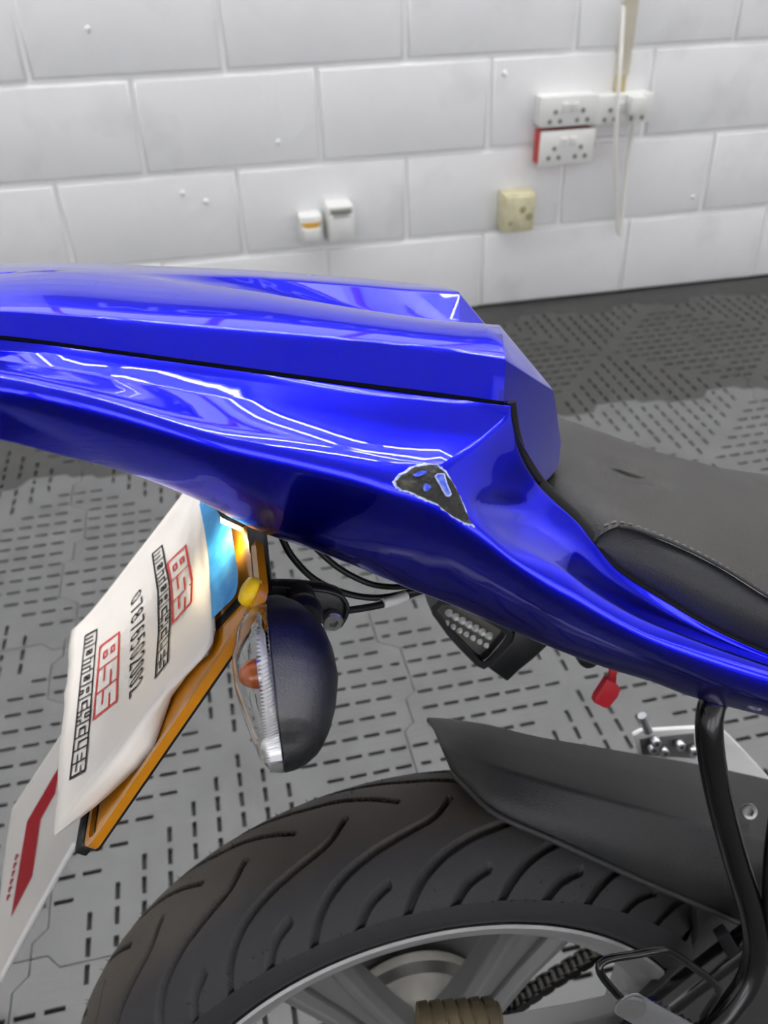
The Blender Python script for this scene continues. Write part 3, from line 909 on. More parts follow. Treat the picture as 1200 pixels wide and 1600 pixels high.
# the end stroke of a character that shows past the tape
bm = bmesh.new()
pt = [PL(a, b, .0005) for a, b in ((.088, .172), (.083, .158), (.077, .140), (.073, .118), (.071, .095))]
for a, b in zip(pt, pt[1:]): prism_into(bm, [a-pa*.0045, a+pa*.0045, b+pa*.0045, b-pa*.0045], pnrm*-.0004)
from_bm('character_stroke', bm, 'ink', plate)
c = P(375, 917, .100)
c = PL(-c.y, (c-Vector((NBt.x, 0, NBt.z))).dot(pb), 0)
bm = bmesh.new()
seg = 20; ax1, ax2 = pa, pb
loft_into(bm, [[c+pnrm*h+(ax1*cos(2*pi*k/seg)+ax2*sin(2*pi*k/seg))*r for k in range(seg)] for r, h in ((.0078, .001), (.0078, .004), (.0068, .0062), (.0035, .0074), (.001, .0076))], True, True)
from_bm('screw_cap', bm, 'cap', plate, smooth=60)
holder = prism('plate_holder', [PL(a, b, -.0045) for a, b in rrect(-.105, -.008, .104, .16, .006)], pnrm*-.004, 'black', bike, .001)
prism('holder_lip', [PL(a, b, -.004) for a, b in rrect(-.105, -.0125, .104, -.001, .004)], pnrm*.007, 'black', holder, .001)
# plate hanger arm and its folded bracket
slab('plate_hanger', [(383, 805), (412, 800), (420, 860), (425, 920), (432, 950), (400, 968), (399, 930), (392, 880)], .055, .11, 'black', bike, .002)
br = slab('signal_bracket', [(404, 935), (426, 917), (470, 919), (508, 922), (533, 930), (543, 943), (542, 962), (533, 978), (518, 985), (506, 980), (490, 966), (455, 962), (430, 968), (404, 962)], .075, .012, 'black', bike, .003, smooth=50)
tube('bracket_rim', PP([(426, 918, .0755), (470, 920, .0755), (508, 923, .0755), (532, 931, .0755), (542, 944, .0755), (541, 962, .0755), (532, 978, .0755)]), .0012, 'black', br, seg=8)
bolt('bracket_bolt', P(519, 966, .076), (0, -1, 0), .0058, .005, 'bolt', br, label='zinc socket-head bolt')
lampb = prism('plate_lamp', [P(*q) for q in ((333, 790, .015), (345, 811, .015), (382, 828, .015), (391, 814, .015), (375, 800, .015))], (0, .05, 0), 'black', bike, .002)
lc = PL(-.005, PH+.012, .022)
prism('lamp_lens', [P(*q)+Vector((-.0005, -.001, -.0012)) for q in ((347, 811, .012), (380, 826, .012), (382, 828.5, .012), (346, 813, .012))], (0, .045, 0), 'lampglow', lampb)
sd = bpy.data.lights.new('plate_lamp_light', 'AREA'); sd.shape = 'RECTANGLE'; sd.size = .045; sd.size_y = .012; sd.energy = .06; sd.color = (1, .84, .55)
so = bpy.data.objects.new('plate_lamp_light', sd); COL.objects.link(so); so.parent = bike
lp = P(372, 824, .018) + pnrm*.012 + Vector((0, 0, -.003))
so.location = lp
so.rotation_euler = (PL(.03, .10)-lp).to_track_quat('-Z', 'Y').to_euler()

# --- wiring under the tail
tube('cable', PP([(425, 800, .03), (440, 838, .03), (455, 868, .03), (490, 904, .032), (540, 927, .034), (590, 934, .036), (645, 924, .038), (690, 912, .03)]), .0021, 'black', bike, seg=8)
tube('cable', PP([(470, 830, .02), (495, 858, .02), (530, 888, .022), (575, 911, .024), (610, 917, .026), (650, 914, .026), (690, 905, .02)]), .0020, 'black', bike, seg=8)
cb = tube('cable', PP([(520, 956, .066), (548, 953, .060), (590, 946, .050), (622, 937, .044), (650, 926, .036), (690, 915, .03)]), .0022, 'black', bike, seg=8)
tube('wire_label', PP([(598, 943, .0485), (616, 938, .0455), (634, 931, .041)]), .0033, 'sleeve', cb, seg=10, label='white wire label')

# --- right turn signal: pod on a lateral axis, clear lens to the rear
sig = bpy.data.objects.new('turn_signal', None); COL.objects.link(sig); sig.parent = bike
SIGK = [  # w, rear reach, front reach, half height, split x offset, z
 (.090, .002, .003, .004, -.0875, .8555), (.096, .0115, .013, .013, -.0878, .8552), (.106, .0150, .0205, .0175, -.0882, .855), (.120, .0185, .0265, .0205, -.0886, .8545), (.136, .0200, .0290, .0215, -.089, .854),
 (.152, .0190, .0290, .0205, -.0892, .853), (.168, .0160, .0260, .0180, -.0893, .852), (.182, .0130, .0215, .0155, -.0894, .851), (.190, .0108, .0175, .0135, -.0895, .8504), (.195, .0085, .0130, .0108, -.0895, .8502), (.198, .0060, .0088, .0078, -.0895, .850), (.1992, .0038, .0055, .0050, -.0895, .850), (.200, .0006, .0006, .0008, -.0895, .850)]
sk = []
for i in range(64):
    t = .090+.110*sin(pi/2*i/63)**.9
    for a, b in zip(SIGK, SIGK[1:]):
        if t <= b[0]+1e-9:
            f_ = (t-a[0])/(b[0]-a[0]); sk.append(tuple(lerp(x, y, f_) for x, y in zip(a, b))); break
def half_pod(front, scale=1.0, n=14):
    rows = []
    for w_, rr, fr, hh, x0, z0 in sk:
        r = []
        for k in range(n+1):
            a = -pi/2+pi*k/n
            rx = (fr if front else rr)*scale
            ca = abs(cos(a))**(.85 if front else .7)
            r.append(Vector((x0+(1 if front else -1)*rx*ca, -w_, z0+hh*scale*sin(a))))
        rows.append(r)
    return rows
loft('housing', half_pod(True), 'housing', sig, smooth=180)
lens_rows = half_pod(False)
lo_ = loft('lens', lens_rows, 'clear', sig, smooth=180, label='clear ribbed lens')
sm = lo_.modifiers.new('thick', 'SOLIDIFY'); sm.thickness = .0012; sm.offset = -1
loft('back_plate', [[Vector((x0-.0004, -w_, z0+hh*.99)), Vector((x0-.0004, -w_, z0-hh*.99))] for w_, rr, fr, hh, x0, z0 in sk], 'alu', sig)
# fluted silver reflector behind the split line
bm = bmesh.new(); rows = []
fl = []
for w_, rr, fr, hh, x0, z0 in sk[1:-1]: fl.append((w_, hh, x0, z0))
for i in range(100):
    t = i/99*(len(fl)-1.001); a, b = fl[int(t)], fl[int(t)+1]; f_ = t-int(t)
    w_, hh, x0, z0 = (lerp(p, q, f_) for p, q in zip(a, b))
    ri = .0016 if i % 2 else -.0004
    rows.append([Vector((x0-.0056-ri, -w_, z0+hh*.80)), Vector((x0-.0008, -w_, z0+hh*.96)), Vector((x0-.0008, -w_, z0-hh*.96)), Vector((x0-.0056-ri, -w_, z0-hh*.80))])
loft_into(bm, rows)
from_bm('reflector', bm, 'alu', sig, smooth=20, label='fluted silver reflector')
bm = bmesh.new(); bmesh.ops.create_uvsphere(bm, u_segments=20, v_segments=14, radius=.0072)
for v_ in bm.verts: v_.co = Vector((v_.co.x*1.3, v_.co.y, v_.co.z)) + Vector((-.0975, -.143, .8545))
from_bm('bulb', bm, 'amber', sig, smooth=180, label='amber bulb')
bm = bmesh.new(); bmesh.ops.create_uvsphere(bm, u_segments=14, v_segments=10, radius=.0036)
for v_ in bm.verts: v_.co += Vector((-.0948, -.189, .8505))
from_bm('lens_boss', bm, 'socket', sig, smooth=180)
cyl('bulb_socket', (-.0905, -.143, .8545), (-.097, -.143, .8545), .008, 'alu', sig)
bm = bmesh.new()
loft_into(bm, [[Vector((x_, -.143+r_*1.15*cos(2*pi*k/16), .8545+r_*sin(2*pi*k/16))) for k in range(16)] for x_, r_ in ((-.0905, .0085), (-.0925, .0105), (-.0895, .0165))], True)
from_bm('reflector_bowl', bm, 'chrome', sig, smooth=None)
bm = bmesh.new()
q0 = P(505, 965, .078)
loft_into(bm, [[Vector((-.071+.010*k_*cos(2*pi*s_/18), -w_, .852+.0105*k_*sin(2*pi*s_/18))) for s_ in range(18)] for w_, k_ in ((.0745, .8), (.082, .85), (.086, .8), (.089, 1.0), (.094, 1.05), (.100, .9))], True, True)
from_bm('stalk', bm, 'black', sig, smooth=50)

# --- rear wheel
whl = bpy.data.objects.new('rear_wheel', None); COL.objects.link(whl); whl.parent = bike
AX = Vector((0, 0, .307)); RT = .307
def prof(w_): return RT - .042*abs(w_/.065)**2.3
PITCH = radians(15.15)
GR_L = [(0, .0036), (2.8, .0175), (7.5, .026), (12.8, .0334), (17.4, .0415), (21, .0505), (23.6, .060), (25, .067)]
GR_S = [(11.3, .0508), (14.4, .056), (16.4, .0622), (17.6, .067)]
GR_F = [(-7.6, .0008), (-4.0, .0095), (.8, .0180), (5.2, .0222), (9, .0275), (14, .034), (18.5, .043), (21, .052), (22.6, .062)]
def dense(L, n):
    q = resample([Vector((radians(a)*.295, b, 0)) for a, b in L], n)
    return [(p.x, p.y) for p in q]
GP = [(dense(GR_L, 60), 1, .0021), (dense(GR_S, 24), 1, .0019), (dense(GR_F, 50), -1, .0019)]
def gdist(arc, w_, cache={}):
    """how deep into a tread groove (0..1) a point of the tread lies; arc = angle * .295"""
    pa_ = PITCH*.295
    best = 0
    for pts, sgn, hw in GP:
        if w_*sgn < -.004: continue
        ww = w_*sgn
        j0 = math.floor((arc-pts[-1][0]-.006)/pa_); j1 = math.ceil((arc-pts[0][0]+.006)/pa_)
        for j in range(j0, j1+1):
            a_ = arc - j*pa_
            for i in range(0, len(pts), 4):
                if abs(pts[i][0]-a_) < .012 and abs(pts[i][1]-ww) < .012:
                    for q in pts[max(0, i-4):i+5]:
                        d = math.hypot(q[0]-a_, q[1]-ww)
                        if d < hw*1.35: best = max(best, min(1, (hw*1.35-d)/(hw*.55)))
        if best >= 1: return 1
    return best
ARC0 = radians(100.0)*.295
bm = bmesh.new()
def tyre_band(th0, th1, nth, ws, fine):
    rows = []; deep = []
    for i in range(nth+1):
        th = th0+(th1-th0)*i/nth
        r = []
        for w_ in ws:
            g = 0
            if fine and abs(w_) < .0655: g = gdist(th*.295-ARC0, w_)
            R_ = prof(w_)-.0068*g
            r.append((AX + Vector((cos(th)*R_, -w_, sin(th)*R_)), g))
        # sidewalls
        rows.append(r)
    return rows
n1 = 170
ws = [-.065+.130*k/n1 for k in range(n1+1)]
fine_rows = tyre_band(radians(40), radians(172), 1250, ws, True)
V = [[bm.verts.new(p) for p, g in r] for r in fine_rows]
for i in range(len(V)-1):
    for k in range(n1):
        bm.faces.new((V[i][k], V[i][k+1], V[i+1][k+1], V[i+1][k]))
ws2 = ws[::10]
cr_ = tyre_band(radians(172), radians(400), 90, ws2, False)
V2 = [[bm.verts.new(p) for p, g in r] for r in cr_]
for i in range(len(V2)-1):
    for k in range(len(ws2)-1): bm.faces.new((V2[i][k], V2[i][k+1], V2[i+1][k+1], V2[i+1][k]))
# sidewalls down to the bead
for s in (-1, 1):
    rows = []
    for w_, R_ in ((.065, RT-.042), (.0662, .258), (.0655, .250), (.0655, .249), (.0640, .243), (.0600, .2365), (.054, .2295), (.040, .224)):
        rows.append([AX+Vector((cos(2*pi*k/200)*R_, -w_*s, sin(2*pi*k/200)*R_)) for k in range(200)])
    loft_into(bm, rows, True)
tyre = from_bm('tyre', bm, None, whl, smooth=180)
tyre.data.materials.append(M['rubber'])
# rubber spikes left on the shoulders
bm = bmesh.new(); rnd = random.Random(3)
for k in range(150):
    th = radians(60+k*.8); s = rnd.choice((-1, 1, 1)); w_ = s*rnd.choice((.0645, .058, .0655)) if k % 3 else -rnd.uniform(.01, .04)
    R_ = prof(w_)-.0003; p = AX+Vector((cos(th)*R_, -w_, sin(th)*R_)); d = Vector((cos(th), -w_*6, sin(th))).normalized()
    cyl_into(bm, p, p+d*rnd.uniform(.0015, .004), .00035, .0002, 5)
from_bm('moulding_spikes', bm, 'rubber', tyre, kind='stuff')

rim_rows = []
for w_, R_ in ((-.056, .2265), (-.058, .2310), (-.055, .2320), (-.05, .222), (-.046, .214), (-.02, .200), (.02, .200), (.046, .212), (.049, .218), (.0545, .2255), (.0560, .2310), (.0590, .2322), (.0608, .2304), (.0602, .2240), (.052, .2140), (.044, .2040), (.02, .193), (-.02, .193), (-.048, .205), (-.056, .2265)):
    rim_rows.append([AX+Vector((cos(2*pi*k/160)*R_, -w_, sin(2*pi*k/160)*R_)) for k in range(160)])
loft('rim', rim_rows, 'rim', whl, True, smooth=35)
SP0 = radians(60.0)
for k in range(6):
    th = SP0+k*2*pi/6
    bm = bmesh.new()
    er, et = Vector((cos(th), 0, sin(th))), Vector((-sin(th), 0, cos(th)))
    for side in (-1, 1):
        rows = []
        for R_, hw, off, dep, wc in ((.030, .010, .012, .018, .024), (.08, .009, .0135, .016, .026), (.14, .0085, .017, .014, .026), (.190, .010, .023, .013, .028), (.205, .013, .027, .013, .030)):
            c_ = AX+er*R_+et*(off*side)
            rows.append([c_+et*hw+Vector((0, -wc+.004, 0)), c_+et*(hw*.35)+Vector((0, -wc-.004, 0)), c_-et*(hw*.35)+Vector((0, -wc-.004, 0)), c_-et*hw+Vector((0, -wc+.004, 0)), c_-et*hw*.8+Vector((0, -wc+dep*1.8, 0)), c_+et*hw*.8+Vector((0, -wc+dep*1.8, 0))])
        loft_into(bm, rows, True, True)
    # web joining the two blades
    rows = []
    for R_, off, wc in ((.03, .012, .016), (.08, .0135, .018), (.14, .017, .018), (.190, .023, .018), (.203, .027, .018)):
        c_ = AX+er*R_
        rows.append([c_+et*off+Vector((0, -wc, 0)), c_-et*off+Vector((0, -wc, 0)), c_-et*off+Vector((0, -wc+.012, 0)), c_+et*off+Vector((0, -wc+.012, 0))])
    loft_into(bm, rows, True, True)
    o = from_bm('spoke', bm, 'spoke', whl, smooth=30)
    bevel_mod(o, .0015, 2, 30)
# hub barrel, cast drum towards the far side, sprocket and chain
bm = bmesh.new()
loft_into(bm, [[AX+Vector((cos(2*pi*k/48)*R_, -w_, sin(2*pi*k/48)*R_)) for k in range(48)] for w_, R_ in ((.052, .018), (.052, .030), (.046, .034), (.024, .036), (.018, .052), (.010, .056), (-.035, .056), (-.040, .066), (-.05, .066), (-.05, .02))], True, True)
from_bm('hub', bm, 'hub', whl, smooth=40)
cyl('axle', AX+Vector((0, -.11, 0)), AX+Vector((0, .11, 0)), .009, 'bolt', whl)
bm = bmesh.new()
NT_ = 48; outl = []
for k in range(NT_*4):
    R_ = (.088, .096, .0965, .089)[k % 4]; th = 2*pi*k/(NT_*4); outl.append((cos(th)*R_, sin(th)*R_))
loft_into(bm, [[AX+Vector((x, .060, z_)) for x, z_ in outl], [AX+Vector((x, .065, z_)) for x, z_ in outl]], True)
for yy in (.060, .065):
    V = loft_into(bm, [[AX+Vector((x, yy, z_)) for x, z_ in outl], [AX+Vector((x*.45, yy, z_*.45)) for x, z_ in outl]], True)
from_bm('sprocket', bm, 'spoke', whl)
chn = bpy.data.objects.new('chain', None); COL.objects.link(chn); chn.parent = bike
path = resample(PP([(770, 1592, -.05), (815, 1562, -.05), (858, 1533, -.05), (900, 1507, -.05), (940, 1482, -.05), (1000, 1446, -.05)]), 24, False)
lk = bmesh.new(); box_into(lk, (0, 0, 0), (.0165, .0016, .0105)); bmesh.ops.bevel(lk, geom=[e for e in lk.edges if abs(e.verts[0].co.y-e.verts[1].co.y) > 1e-5], offset=.0045, segments=2, affect='EDGES', profile=.5)
me_l = bpy.data.meshes.new('chain_link'); lk.to_mesh(me_l); lk.free(); me_l.materials.append(M['chain'])
rl = bmesh.new(); cyl_into(rl, (0, -.0065, 0), (0, .0065, 0), .0044, seg=12); me_r = bpy.data.meshes.new('chain_roller'); rl.to_mesh(me_r); rl.free(); me_r.materials.append(M['chain']); me_r.shade_smooth(); me_r.set_sharp_from_angle(angle=radians(40))
for i, (a, b) in enumerate(zip(path, path[1:])):
    d = (b-a); ang = math.atan2(d.z, d.x)
    for s in (-1, 1):
        o = bpy.data.objects.new('chain_link', me_l); COL.objects.link(o); o.parent = chn
        o.location = a.lerp(b, .5)+Vector((0, s*(.0052 if i % 2 else .0072), 0)); o.rotation_euler = (0, -ang, 0)
    o = bpy.data.objects.new('chain_roller', me_r); COL.objects.link(o); o.parent = chn; o.location = a

# --- hugger over the tyre
E1 = PP([(668, 1120, -.070), (700, 1122, -.066), (760, 1131, -.062), (840, 1150, -.058), (920, 1164, -.058), (1000, 1178, -.060), (1100, 1195, -.060), (1200, 1217, -.060), (1300, 1242, -.060)])
E2 = PP([(688, 1166, -.023), (715, 1176, -.008), (780, 1199, .016), (875, 1228, .037), (935, 1245, .045), (1000, 1262, .052), (1060, 1279, .057), (1120, 1295, .061), (1230, 1322, .066)])
E3 = PP([(705, 1206, -.004), (738, 1240, .021), (775, 1272, .043), (860, 1311, .058), (930, 1343, .065), (1000, 1375, .069), (1070, 1405, .072), (1150, 1440, .073), (1250, 1484, .076)])
e1, e2, e3 = (resample(L, 40) for L in (E1, E2, E3))
m1 = [a.lerp(b, .5)+Vector((0, 0, .004)) for a, b in zip(e1, e2)]
m2 = [a.lerp(b, .5)+Vector((0, -.002, .001)) for a, b in zip(e2, e3)]
hug_in = [p+Vector((0, .0035, -.0035)) for p in e3]
hug = loft('hugger', rounded([[p+Vector((0, .003, -.005)) for p in e1], e1, m1, e2, m2, e3], [0, .003, 0, .004, 0, 0]), 'hug', bike, smooth=60)
sm = hug.modifiers.new('thick', 'SOLIDIFY'); sm.thickness = .0028; sm.offset = -1
tube('hugger_rim', e3, .0022, 'hug', hug, seg=8, smooth_path=False)
q = P(1169, 1268, .040)
bolt('hugger_screw', q, Vector((-.1, -.75, .65)), .0062, .0035, 'bolt', hug, label='bright socket-head screw')
slab('swingarm_cover', [(1086, 1412), (1150, 1440), (1260, 1484), (1300, 1700), (930, 1700), (985, 1590), (1040, 1535), (1078, 1492), (1090, 1462)], .066, .012, 'hug', bike, .004)
tube('swingarm_tube', PP([(985, 1612, .092), (1060, 1552, .094), (1150, 1482, .096), (1260, 1400, .098)]), .011, 'gloss', bike, seg=14)
prism('cable_clamp', PP([(1122, 1470, .104), (1140, 1458, .104), (1168, 1505, .104), (1150, 1518, .104)]), (0, .01, 0), 'black', bike, .002)

# --- right footrest: bent tube, heel guard, peg
hang = tube('footrest_hanger', PP([(1160, 1060, .085), (1138, 1078, .094), (1115, 1096, .104), (1108, 1130, .110), (1113, 1190, .114), (1128, 1265, .118), (1150, 1345, .122), (1174, 1425, .128), (1181, 1480, .132), (1170, 1530, .137), (1140, 1575, .142), (1105, 1612, .147), (1060, 1660, .15)]), .0083, 'gloss', bike, seg=20, smooth=60)
cyl('mount_cap', P(1128, 1083, .108), P(1120, 1090, .092), .006, 'gloss', hang)
tube('hanger_strut', PP([(1216, 1250, .128), (1204, 1340, .130), (1202, 1430, .132), (1212, 1520, .135), (1230, 1640, .14)]), .0045, 'gloss', hang, seg=14)
tube('heel_guard', PP([(1098, 1590, .146), (1112, 1568, .150), (1123, 1548, .154), (1116, 1536, .156), (1085, 1512, .160), (1052, 1490, .164), (1034, 1485, .166), (990, 1492, .170), (950, 1499, .174), (937, 1507, .176), (938, 1520, .177), (952, 1540, .177), (972, 1562, .175)]), .0024, 'gloss', bike, seg=12, smooth=60)
peg = bpy.data.objects.new('footpeg', None); COL.objects.link(peg); peg.parent = bike
bm = bmesh.new()
pc = PP([(985, 1572, .190), (1020, 1592, .183), (1060, 1612, .172), (1110, 1640, .155)])
rows = []
for i, p in enumerate(pc):
    k = 1 if i else .96
    rows.append([p + Vector((cos(a)*.0105*k, 0, sin(a)*.0095*k + (.0022 if sin(a) > .8 else 0))) for a in [2*pi*s/16 for s in range(16)]])
loft_into(bm, rows, True, True)
o = from_bm('peg_body', bm, 'alu', peg, smooth=40); bevel_mod(o, .0015, 2, 30)
bm = bmesh.new()
for k in range(9):
    a = pc[0].lerp(pc[-1], .12+k*.09)
    for s in (-1, 0, 1): box_into(bm, a+Vector((s*.005, 0, .0112-abs(s)*.0016)), (.0032, .003, .002))
from_bm('peg_tooth', bm, 'chrome', peg, kind='stuff')
a = pc[0]
cyl('peg_end', a+Vector((0, 0, 0)), a+Vector((-.0005, -.002, 0)), .0088, 'spoke', peg)
# brown ribbed rubber at the axle
rb = bpy.data.objects.new('ribbed_rubber', None); COL.objects.link(rb); rb.parent = bike
A0, B0 = P(655, 1602, .105), P(778, 1592, .105)
ax = (B0-A0)
for k in range(6):
    c_ = A0+ax*((k+.5)/6)
    bm = bmesh.new()
    hl = ax.length/6*.40
    loft_into(bm, [[c_+Vector((dx, -cos(a)*.017*kk, sin(a)*.0145*kk-.002)) for a in [2*pi*s/20 for s in range(20)]] for dx, kk in ((-hl*1.12, .88), (-hl*.9, 1), (hl*.9, 1), (hl*1.12, .88))], True, True)
    from_bm('rubber_rib', bm, 'brown', rb, smooth=40)
cyl('rubber_core', A0, B0, .0115, 'brown', rb)

# --- far-side pieces seen below the tail
lamp = bpy.data.objects.new('side_lamp', None); COL.objects.link(lamp); lamp.parent = bike
W0 = -.060
fr_o = [(673, 950), (676, 961), (700, 994), (720, 1016), (744, 1040), (756, 1046), (768, 1039), (798, 1004), (802, 992), (790, 978), (740, 950), (706, 936), (686, 938)]
fr_i = [(683, 953), (685, 960), (707, 988), (728, 1010), (750, 1032), (757, 1036), (765, 1030), (789, 1002), (792, 993), (782, 984), (736, 957), (706, 945), (690, 946)]
bm = bmesh.new()
ro, ri = [P(x, y, W0) for x, y in fr_o], [P(x, y, W0) for x, y in fr_i]
loft_into(bm, [[p+Vector((0, .02, 0)) for p in ro], ro, ri, [p+Vector((0, .012, 0)) for p in ri]], True)
from_bm('lamp_frame', bm, 'black', lamp, smooth=40)
prism('lamp_lens', [p+Vector((0, .002, 0)) for p in ri], (0, .0015, 0), 'clear', lamp)
prism('lamp_backing', [p+Vector((0, .013, 0)) for p in ri], (0, .003, 0), 'hub', lamp)
bm = bmesh.new()
for k in range(7):
    c_ = P(701+k*10.4, 957+k*5.9, W0-.006)
    cyl_into(bm, c_, c_+Vector((0, -.004, 0)), .0032, .0018, 10)
    cyl_into(bm, c_+Vector((-.002, 0, -.009)), c_+Vector((-.002, -.003, -.009)), .0024, .0012, 8)
from_bm('led_cup', bm, 'white_edge', lamp, kind='stuff')  # white colour stands in for the bright reflection of the unlit LEDs
slab('lamp_bracket', [(762, 1044), (793, 1066), (812, 1048), (832, 1032), (858, 1008), (830, 985), (806, 985), (800, 1004)], W0-.004, .03, 'black', bike, .002)
slab('rubber_stop', [(902, 1026), (906, 1040), (916, 1048), (928, 1046), (938, 1038), (942, 1026)], -.02, .02, 'black', bike, .003)
tabb = bpy.data.objects.new('pull_strap', None); COL.objects.link(tabb); tabb.parent = bike
tabb['label'] = 'red rubber pull strap hanging below the tail'
loft('strap', [PP(r) for r in ([(951, 1030, -.01), (962, 1030, -.012)], [(951, 1050, -.011), (961, 1050, -.013)], [(950, 1062, -.012), (960, 1065, -.014)])], 'redrub', tabb).modifiers.new('thick', 'SOLIDIFY').thickness = .002
prism('strap_end', PP([(950, 1060, -.012), (960, 1064, -.012), (971, 1078, -.012), (966, 1090, -.012), (951, 1108, -.012), (944, 1107, -.012), (928, 1099, -.012), (931, 1090, -.012), (943, 1072, -.012)]), (0, .007, 0), 'redrub', tabb, .0015)
plt = slab('footrest_plate', [(990, 1150), (1003, 1143), (1090, 1138), (1130, 1140), (1160, 1170), (1215, 1230), (1100, 1230), (1000, 1190)], -.10, .006, 'white_edge', bike, .002, label='silver bracket plate with bolts')
slab('plate_recess', [(1000, 1156), (1085, 1146), (1088, 1186), (1004, 1180)], -.099, .004, 'spoke', plt, .001)
for x, y in ((1022, 1156), (1018, 1166), (1035, 1171), (1060, 1161), (1080, 1170)):
    bolt('plate_bolt', P(x, y, -.098), (0, -1, 0), .0048, .007, 'alu', plt)
cyl('pin', P(1003, 1118, -.10), P(1013, 1143, -.10), .0042, 'alu', plt, bev=.001)

# ------------------------------------------------------------------ paper sheet taped over the plate
pap = empty('paper_sheet', 'white printed paper sheet taped over the yellow number plate', 'paper')
pap.matrix_world = BM
def pw(x, y, off):
    """point on the plane of the plate, off metres in front of it"""
    d = B3 @ ray(x, y); o0 = Vector((NBt.x, 0, NBt.z))+pnrm*off
    t = ((o0-CL).dot(pnrm))/d.dot(pnrm)
    return CL+d*t
far = PP([(300, 752, -.150), (252, 815, -.162), (207, 873, -.174), (166, 926, -.184), (136, 962, -.192), (111, 968, -.195)])
FARL = resample([P(306, 745, -.148)]+far[:5]+[P(112, 985, -.194)], 26)
nearL = [pw(x, y, o_) for x, y, o_ in ((322, 775, .0045), (327, 860, .0045), (331, 940, .0045), (331, 1006, .0045), (292, 1050, .006), (247, 1092, .010), (208, 1143, .014), (170, 1195, .017), (125, 1248, .016), (84, 1300, .014))]
NEARL = resample(nearL, 26)
curl = [pw(x, y, o_) for x, y, o_ in ((324, 775, .004), (329, 860, .004), (333, 940, .004), (332, 1012, .003), (301, 1042, .0015), (264, 1098, .001), (243, 1165, .001), (200, 1214, .002), (142, 1266, .006), (82, 1308, .012))]
CURL = resample(curl, 26)
NU = 30
rows = []
for i in range(26):
    a, b = FARL[i], NEARL[i]
    r = []
    for k in range(NU):
        t = k/(NU-1)
        p = a.lerp(b, t)
        # the middle lies on the plate, the free far side bows away from it
        h = (p-Vector((NBt.x, 0, NBt.z))).dot(pnrm)
        wv = .0026*noise.noise(Vector((t*4, i*.22, 0)))+.0011*noise.noise(Vector((t*11, i*.6, 3)))
        p = p + pnrm*(wv*min(1, t*8)*min(1, (1-t)*8+.2))
        r.append(p)
    c_ = CURL[i]
    for t in (.3, .62, 1.0):
        p = b.lerp(c_, t) + pnrm*(-.001*sin(pi*t))
        r.append(p)
    rows.append(r)
sheet = loft('sheet', rows, 'paper', pap, smooth=180)
bp = bvh_of(sheet)
sm = sheet.modifiers.new('thick', 'SOLIDIFY'); sm.thickness = .0003; sm.offset = -1
# lower left corner folded up
# --- print: outlined block letters
GLY = {  # polylines in a unit cell, drawn inside the outlined box
 'B': [[(.38, .62), (.38, .78), (.62, .78), (.62, .62), (.38, .62)], [(.38, .24), (.38, .40), (.62, .40), (.62, .24), (.38, .24)]],
 'S': [[(1, .66), (.38, .66)], [(0, .34), (.62, .34)]],
 'M': [[(.34, 0), (.34, .7)], [(.66, 0), (.66, .7)]],
 'O': [[(.36, .28), (.36, .72), (.64, .72), (.64, .28), (.36, .28), (.64, .72)]],
 'T': [[(0, .68), (.34, .68), (.34, 0)], [(1, .68), (.66, .68), (.66, 0)]],
 'R': [[(.36, .58), (.36, .74), (.66, .74), (.66, .58), (.36, .58)], [(.36, 0), (.36, .32), (.6, .32), (.6, 0)]],
 'C': [[(1, .70), (.36, .70), (.36, .30), (1, .30)], [(.42, .62), (.42, .38)]],
 'Y': [[(.36, 1), (.36, .6), (.64, .6), (.64, 1)], [(0, .3), (.34, .3), (.34, 0)], [(1, .3), (.66, .3), (.66, 0)]],
 'L': [[(.4, 1), (.4, .32), (1, .32)]],
 'E': [[(1, .64), (.4, .64)], [(1, .36), (.4, .36)]],
 '0': [[(.5, 1), (.8, .88), (.86, .5), (.8, .12), (.5, 0), (.2, .12), (.14, .5), (.2, .88), (.5, 1)]],
 '7': [[(.1, 1), (.9, 1), (.42, 0)]],
 '8': [[(.5, 1), (.8, .9), (.8, .64), (.5, .53), (.2, .64), (.2, .9), (.5, 1)], [(.5, .53), (.86, .4), (.86, .12), (.5, 0), (.14, .12), (.14, .4), (.5, .53)]],
 '6': [[(.82, .88), (.55, 1), (.25, .85), (.14, .4), (.25, .06), (.55, 0), (.84, .14), (.84, .44), (.55, .58), (.2, .45)]],
 '5': [[(.84, 1), (.26, 1), (.18, .56), (.5, .63), (.82, .5), (.86, .2), (.6, 0), (.15, .06)]],
 '2': [[(.15, .82), (.35, .98), (.65, .98), (.84, .8), (.78, .58), (.12, 0), (.9, 0)]],
}
def poly_at(L, t):
    """point at share t along a polyline of pixels"""
    ds = [math.dist(a, b) for a, b in zip(L, L[1:])]; s = t*sum(ds)
    for a, b, d in zip(L, L[1:], ds):
        if s <= d+1e-9: return (a[0]+(b[0]-a[0])*s/d, a[1]+(b[1]-a[1])*s/d)
        s -= d
    return L[-1]
def strip(top, bot):
    def f(s, t):
        p, q = poly_at(top, s), poly_at(bot, s)
        return (q[0]+(p[0]-q[0])*t, q[1]+(p[1]-q[1])*t)
    return f
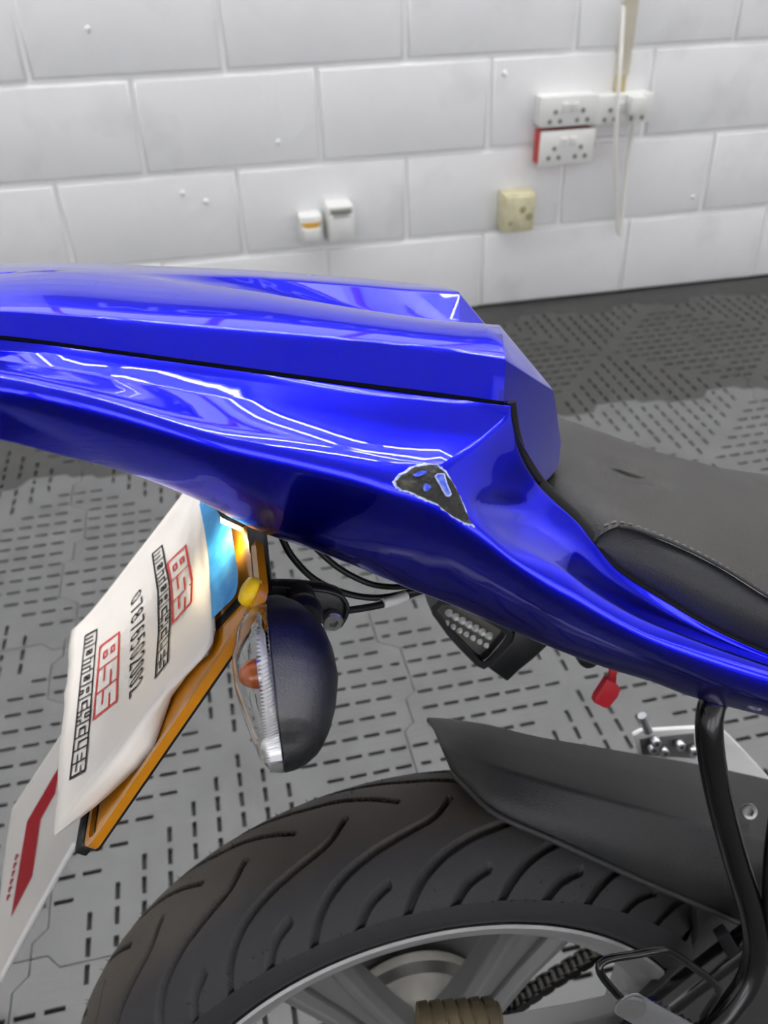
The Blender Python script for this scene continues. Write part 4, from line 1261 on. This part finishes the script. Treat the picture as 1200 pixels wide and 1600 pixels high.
def stroke(bm, f, L, hw):
    pts = []
    for a, b in zip(L, L[1:]):
        n = max(1, int(max(abs(b[0]-a[0])*40, 2)))
        for k in range(n): pts.append((a[0]+(b[0]-a[0])*k/n, a[1]+(b[1]-a[1])*k/n))
    pts.append(L[-1])
    px = [f(*q) for q in pts]
    ps = [onto(bp, x, y, .0006) for x, y in px]
    for a, b in zip(ps, ps[1:]):
        if a is None or b is None or (b-a).length < 1e-6: continue
        d = (b-a).normalized(); s = d.cross(pnrm)*hw; a2, b2 = a-d*hw*.8, b+d*hw*.8
        vs = [bm.verts.new(q) for q in (a2+s, b2+s, b2-s, a2-s)]
        bm.faces.new(vs)
def word(name, text, top, bot, hw, m, box_=True, gap=.0, label=None):
    f = strip(top, bot); bm = bmesh.new(); n = len(text)
    if box_:
        stroke(bm, f, [(0, 1), (0, 0)], hw*1.3); stroke(bm, f, [(1, 1), (1, 0)], hw*1.3)
        stroke(bm, f, [(0, 1), (1, 1)], hw*1.3); stroke(bm, f, [(0, 0), (1, 0)], hw*1.3)
        if gap == 0:
            for k in range(1, n): stroke(bm, f, [(k/n, 0), (k/n, 1)], hw*.8)
    for k, ch in enumerate(text):
        for L in GLY[ch]:
            g = gap*.5
            stroke(bm, f, [((k+g+(1-gap)*x)/n, y) for x, y in L], hw)
    me = bpy.data.meshes.new(name); bm.to_mesh(me); bm.free()
    return link(name, me, m, sheet, label=label, smooth=None)
word('red_lettering', 'BSS', [(291, 853), (301, 907), (300, 941)], [(263, 880), (269, 925), (271, 974)], .0009, 'red_ink')
word('black_lettering', 'MOTORCYCLES', [(254, 853), (266, 915), (267, 960), (263, 1035)], [(239, 866), (248, 925), (249, 985), (244, 1059)], .00075, 'ink')
word('phone_number', '07876502002', [(220, 917), (226, 975), (226, 1020), (222, 1066)], [(206, 936), (206, 975), (205, 1020), (204, 1094)], .0009, 'ink', box_=False, gap=.25)
word('red_lettering', 'BSS', [(187, 989), (185, 1045), (183, 1096)], [(157, 1011), (152, 1070), (147, 1124)], .0009, 'red_ink')
word('black_lettering', 'MOTORCYCLES', [(152.5, 984), (146, 1060), (141, 1130), (134, 1204)], [(134, 994), (126, 1070), (118, 1150), (110.5, 1217)], .00075, 'ink')
# blue masking tape along the top
tp_l = [(308, 775), (314, 800), (320, 830), (326, 870), (328, 910), (330, 945), (331, 968)]
tp_r = [(352, 775), (358, 800), (361, 825), (367, 865), (372, 900), (367, 930), (346, 952)]
rows = []
for k in range(9):
    t = k/8
    rows.append([pw(lerp(a[0], b[0], t), lerp(a[1], b[1], t), .0056+.0006*noise.noise(Vector((t*5, a[1]*.03, 1)))) for a, b in zip(resample([Vector((*q, 0)) for q in tp_l], 22), resample([Vector((*q, 0)) for q in tp_r], 22))])
loft('masking_tape', rows, 'tape', pap, smooth=180, label='torn strip of blue masking tape')
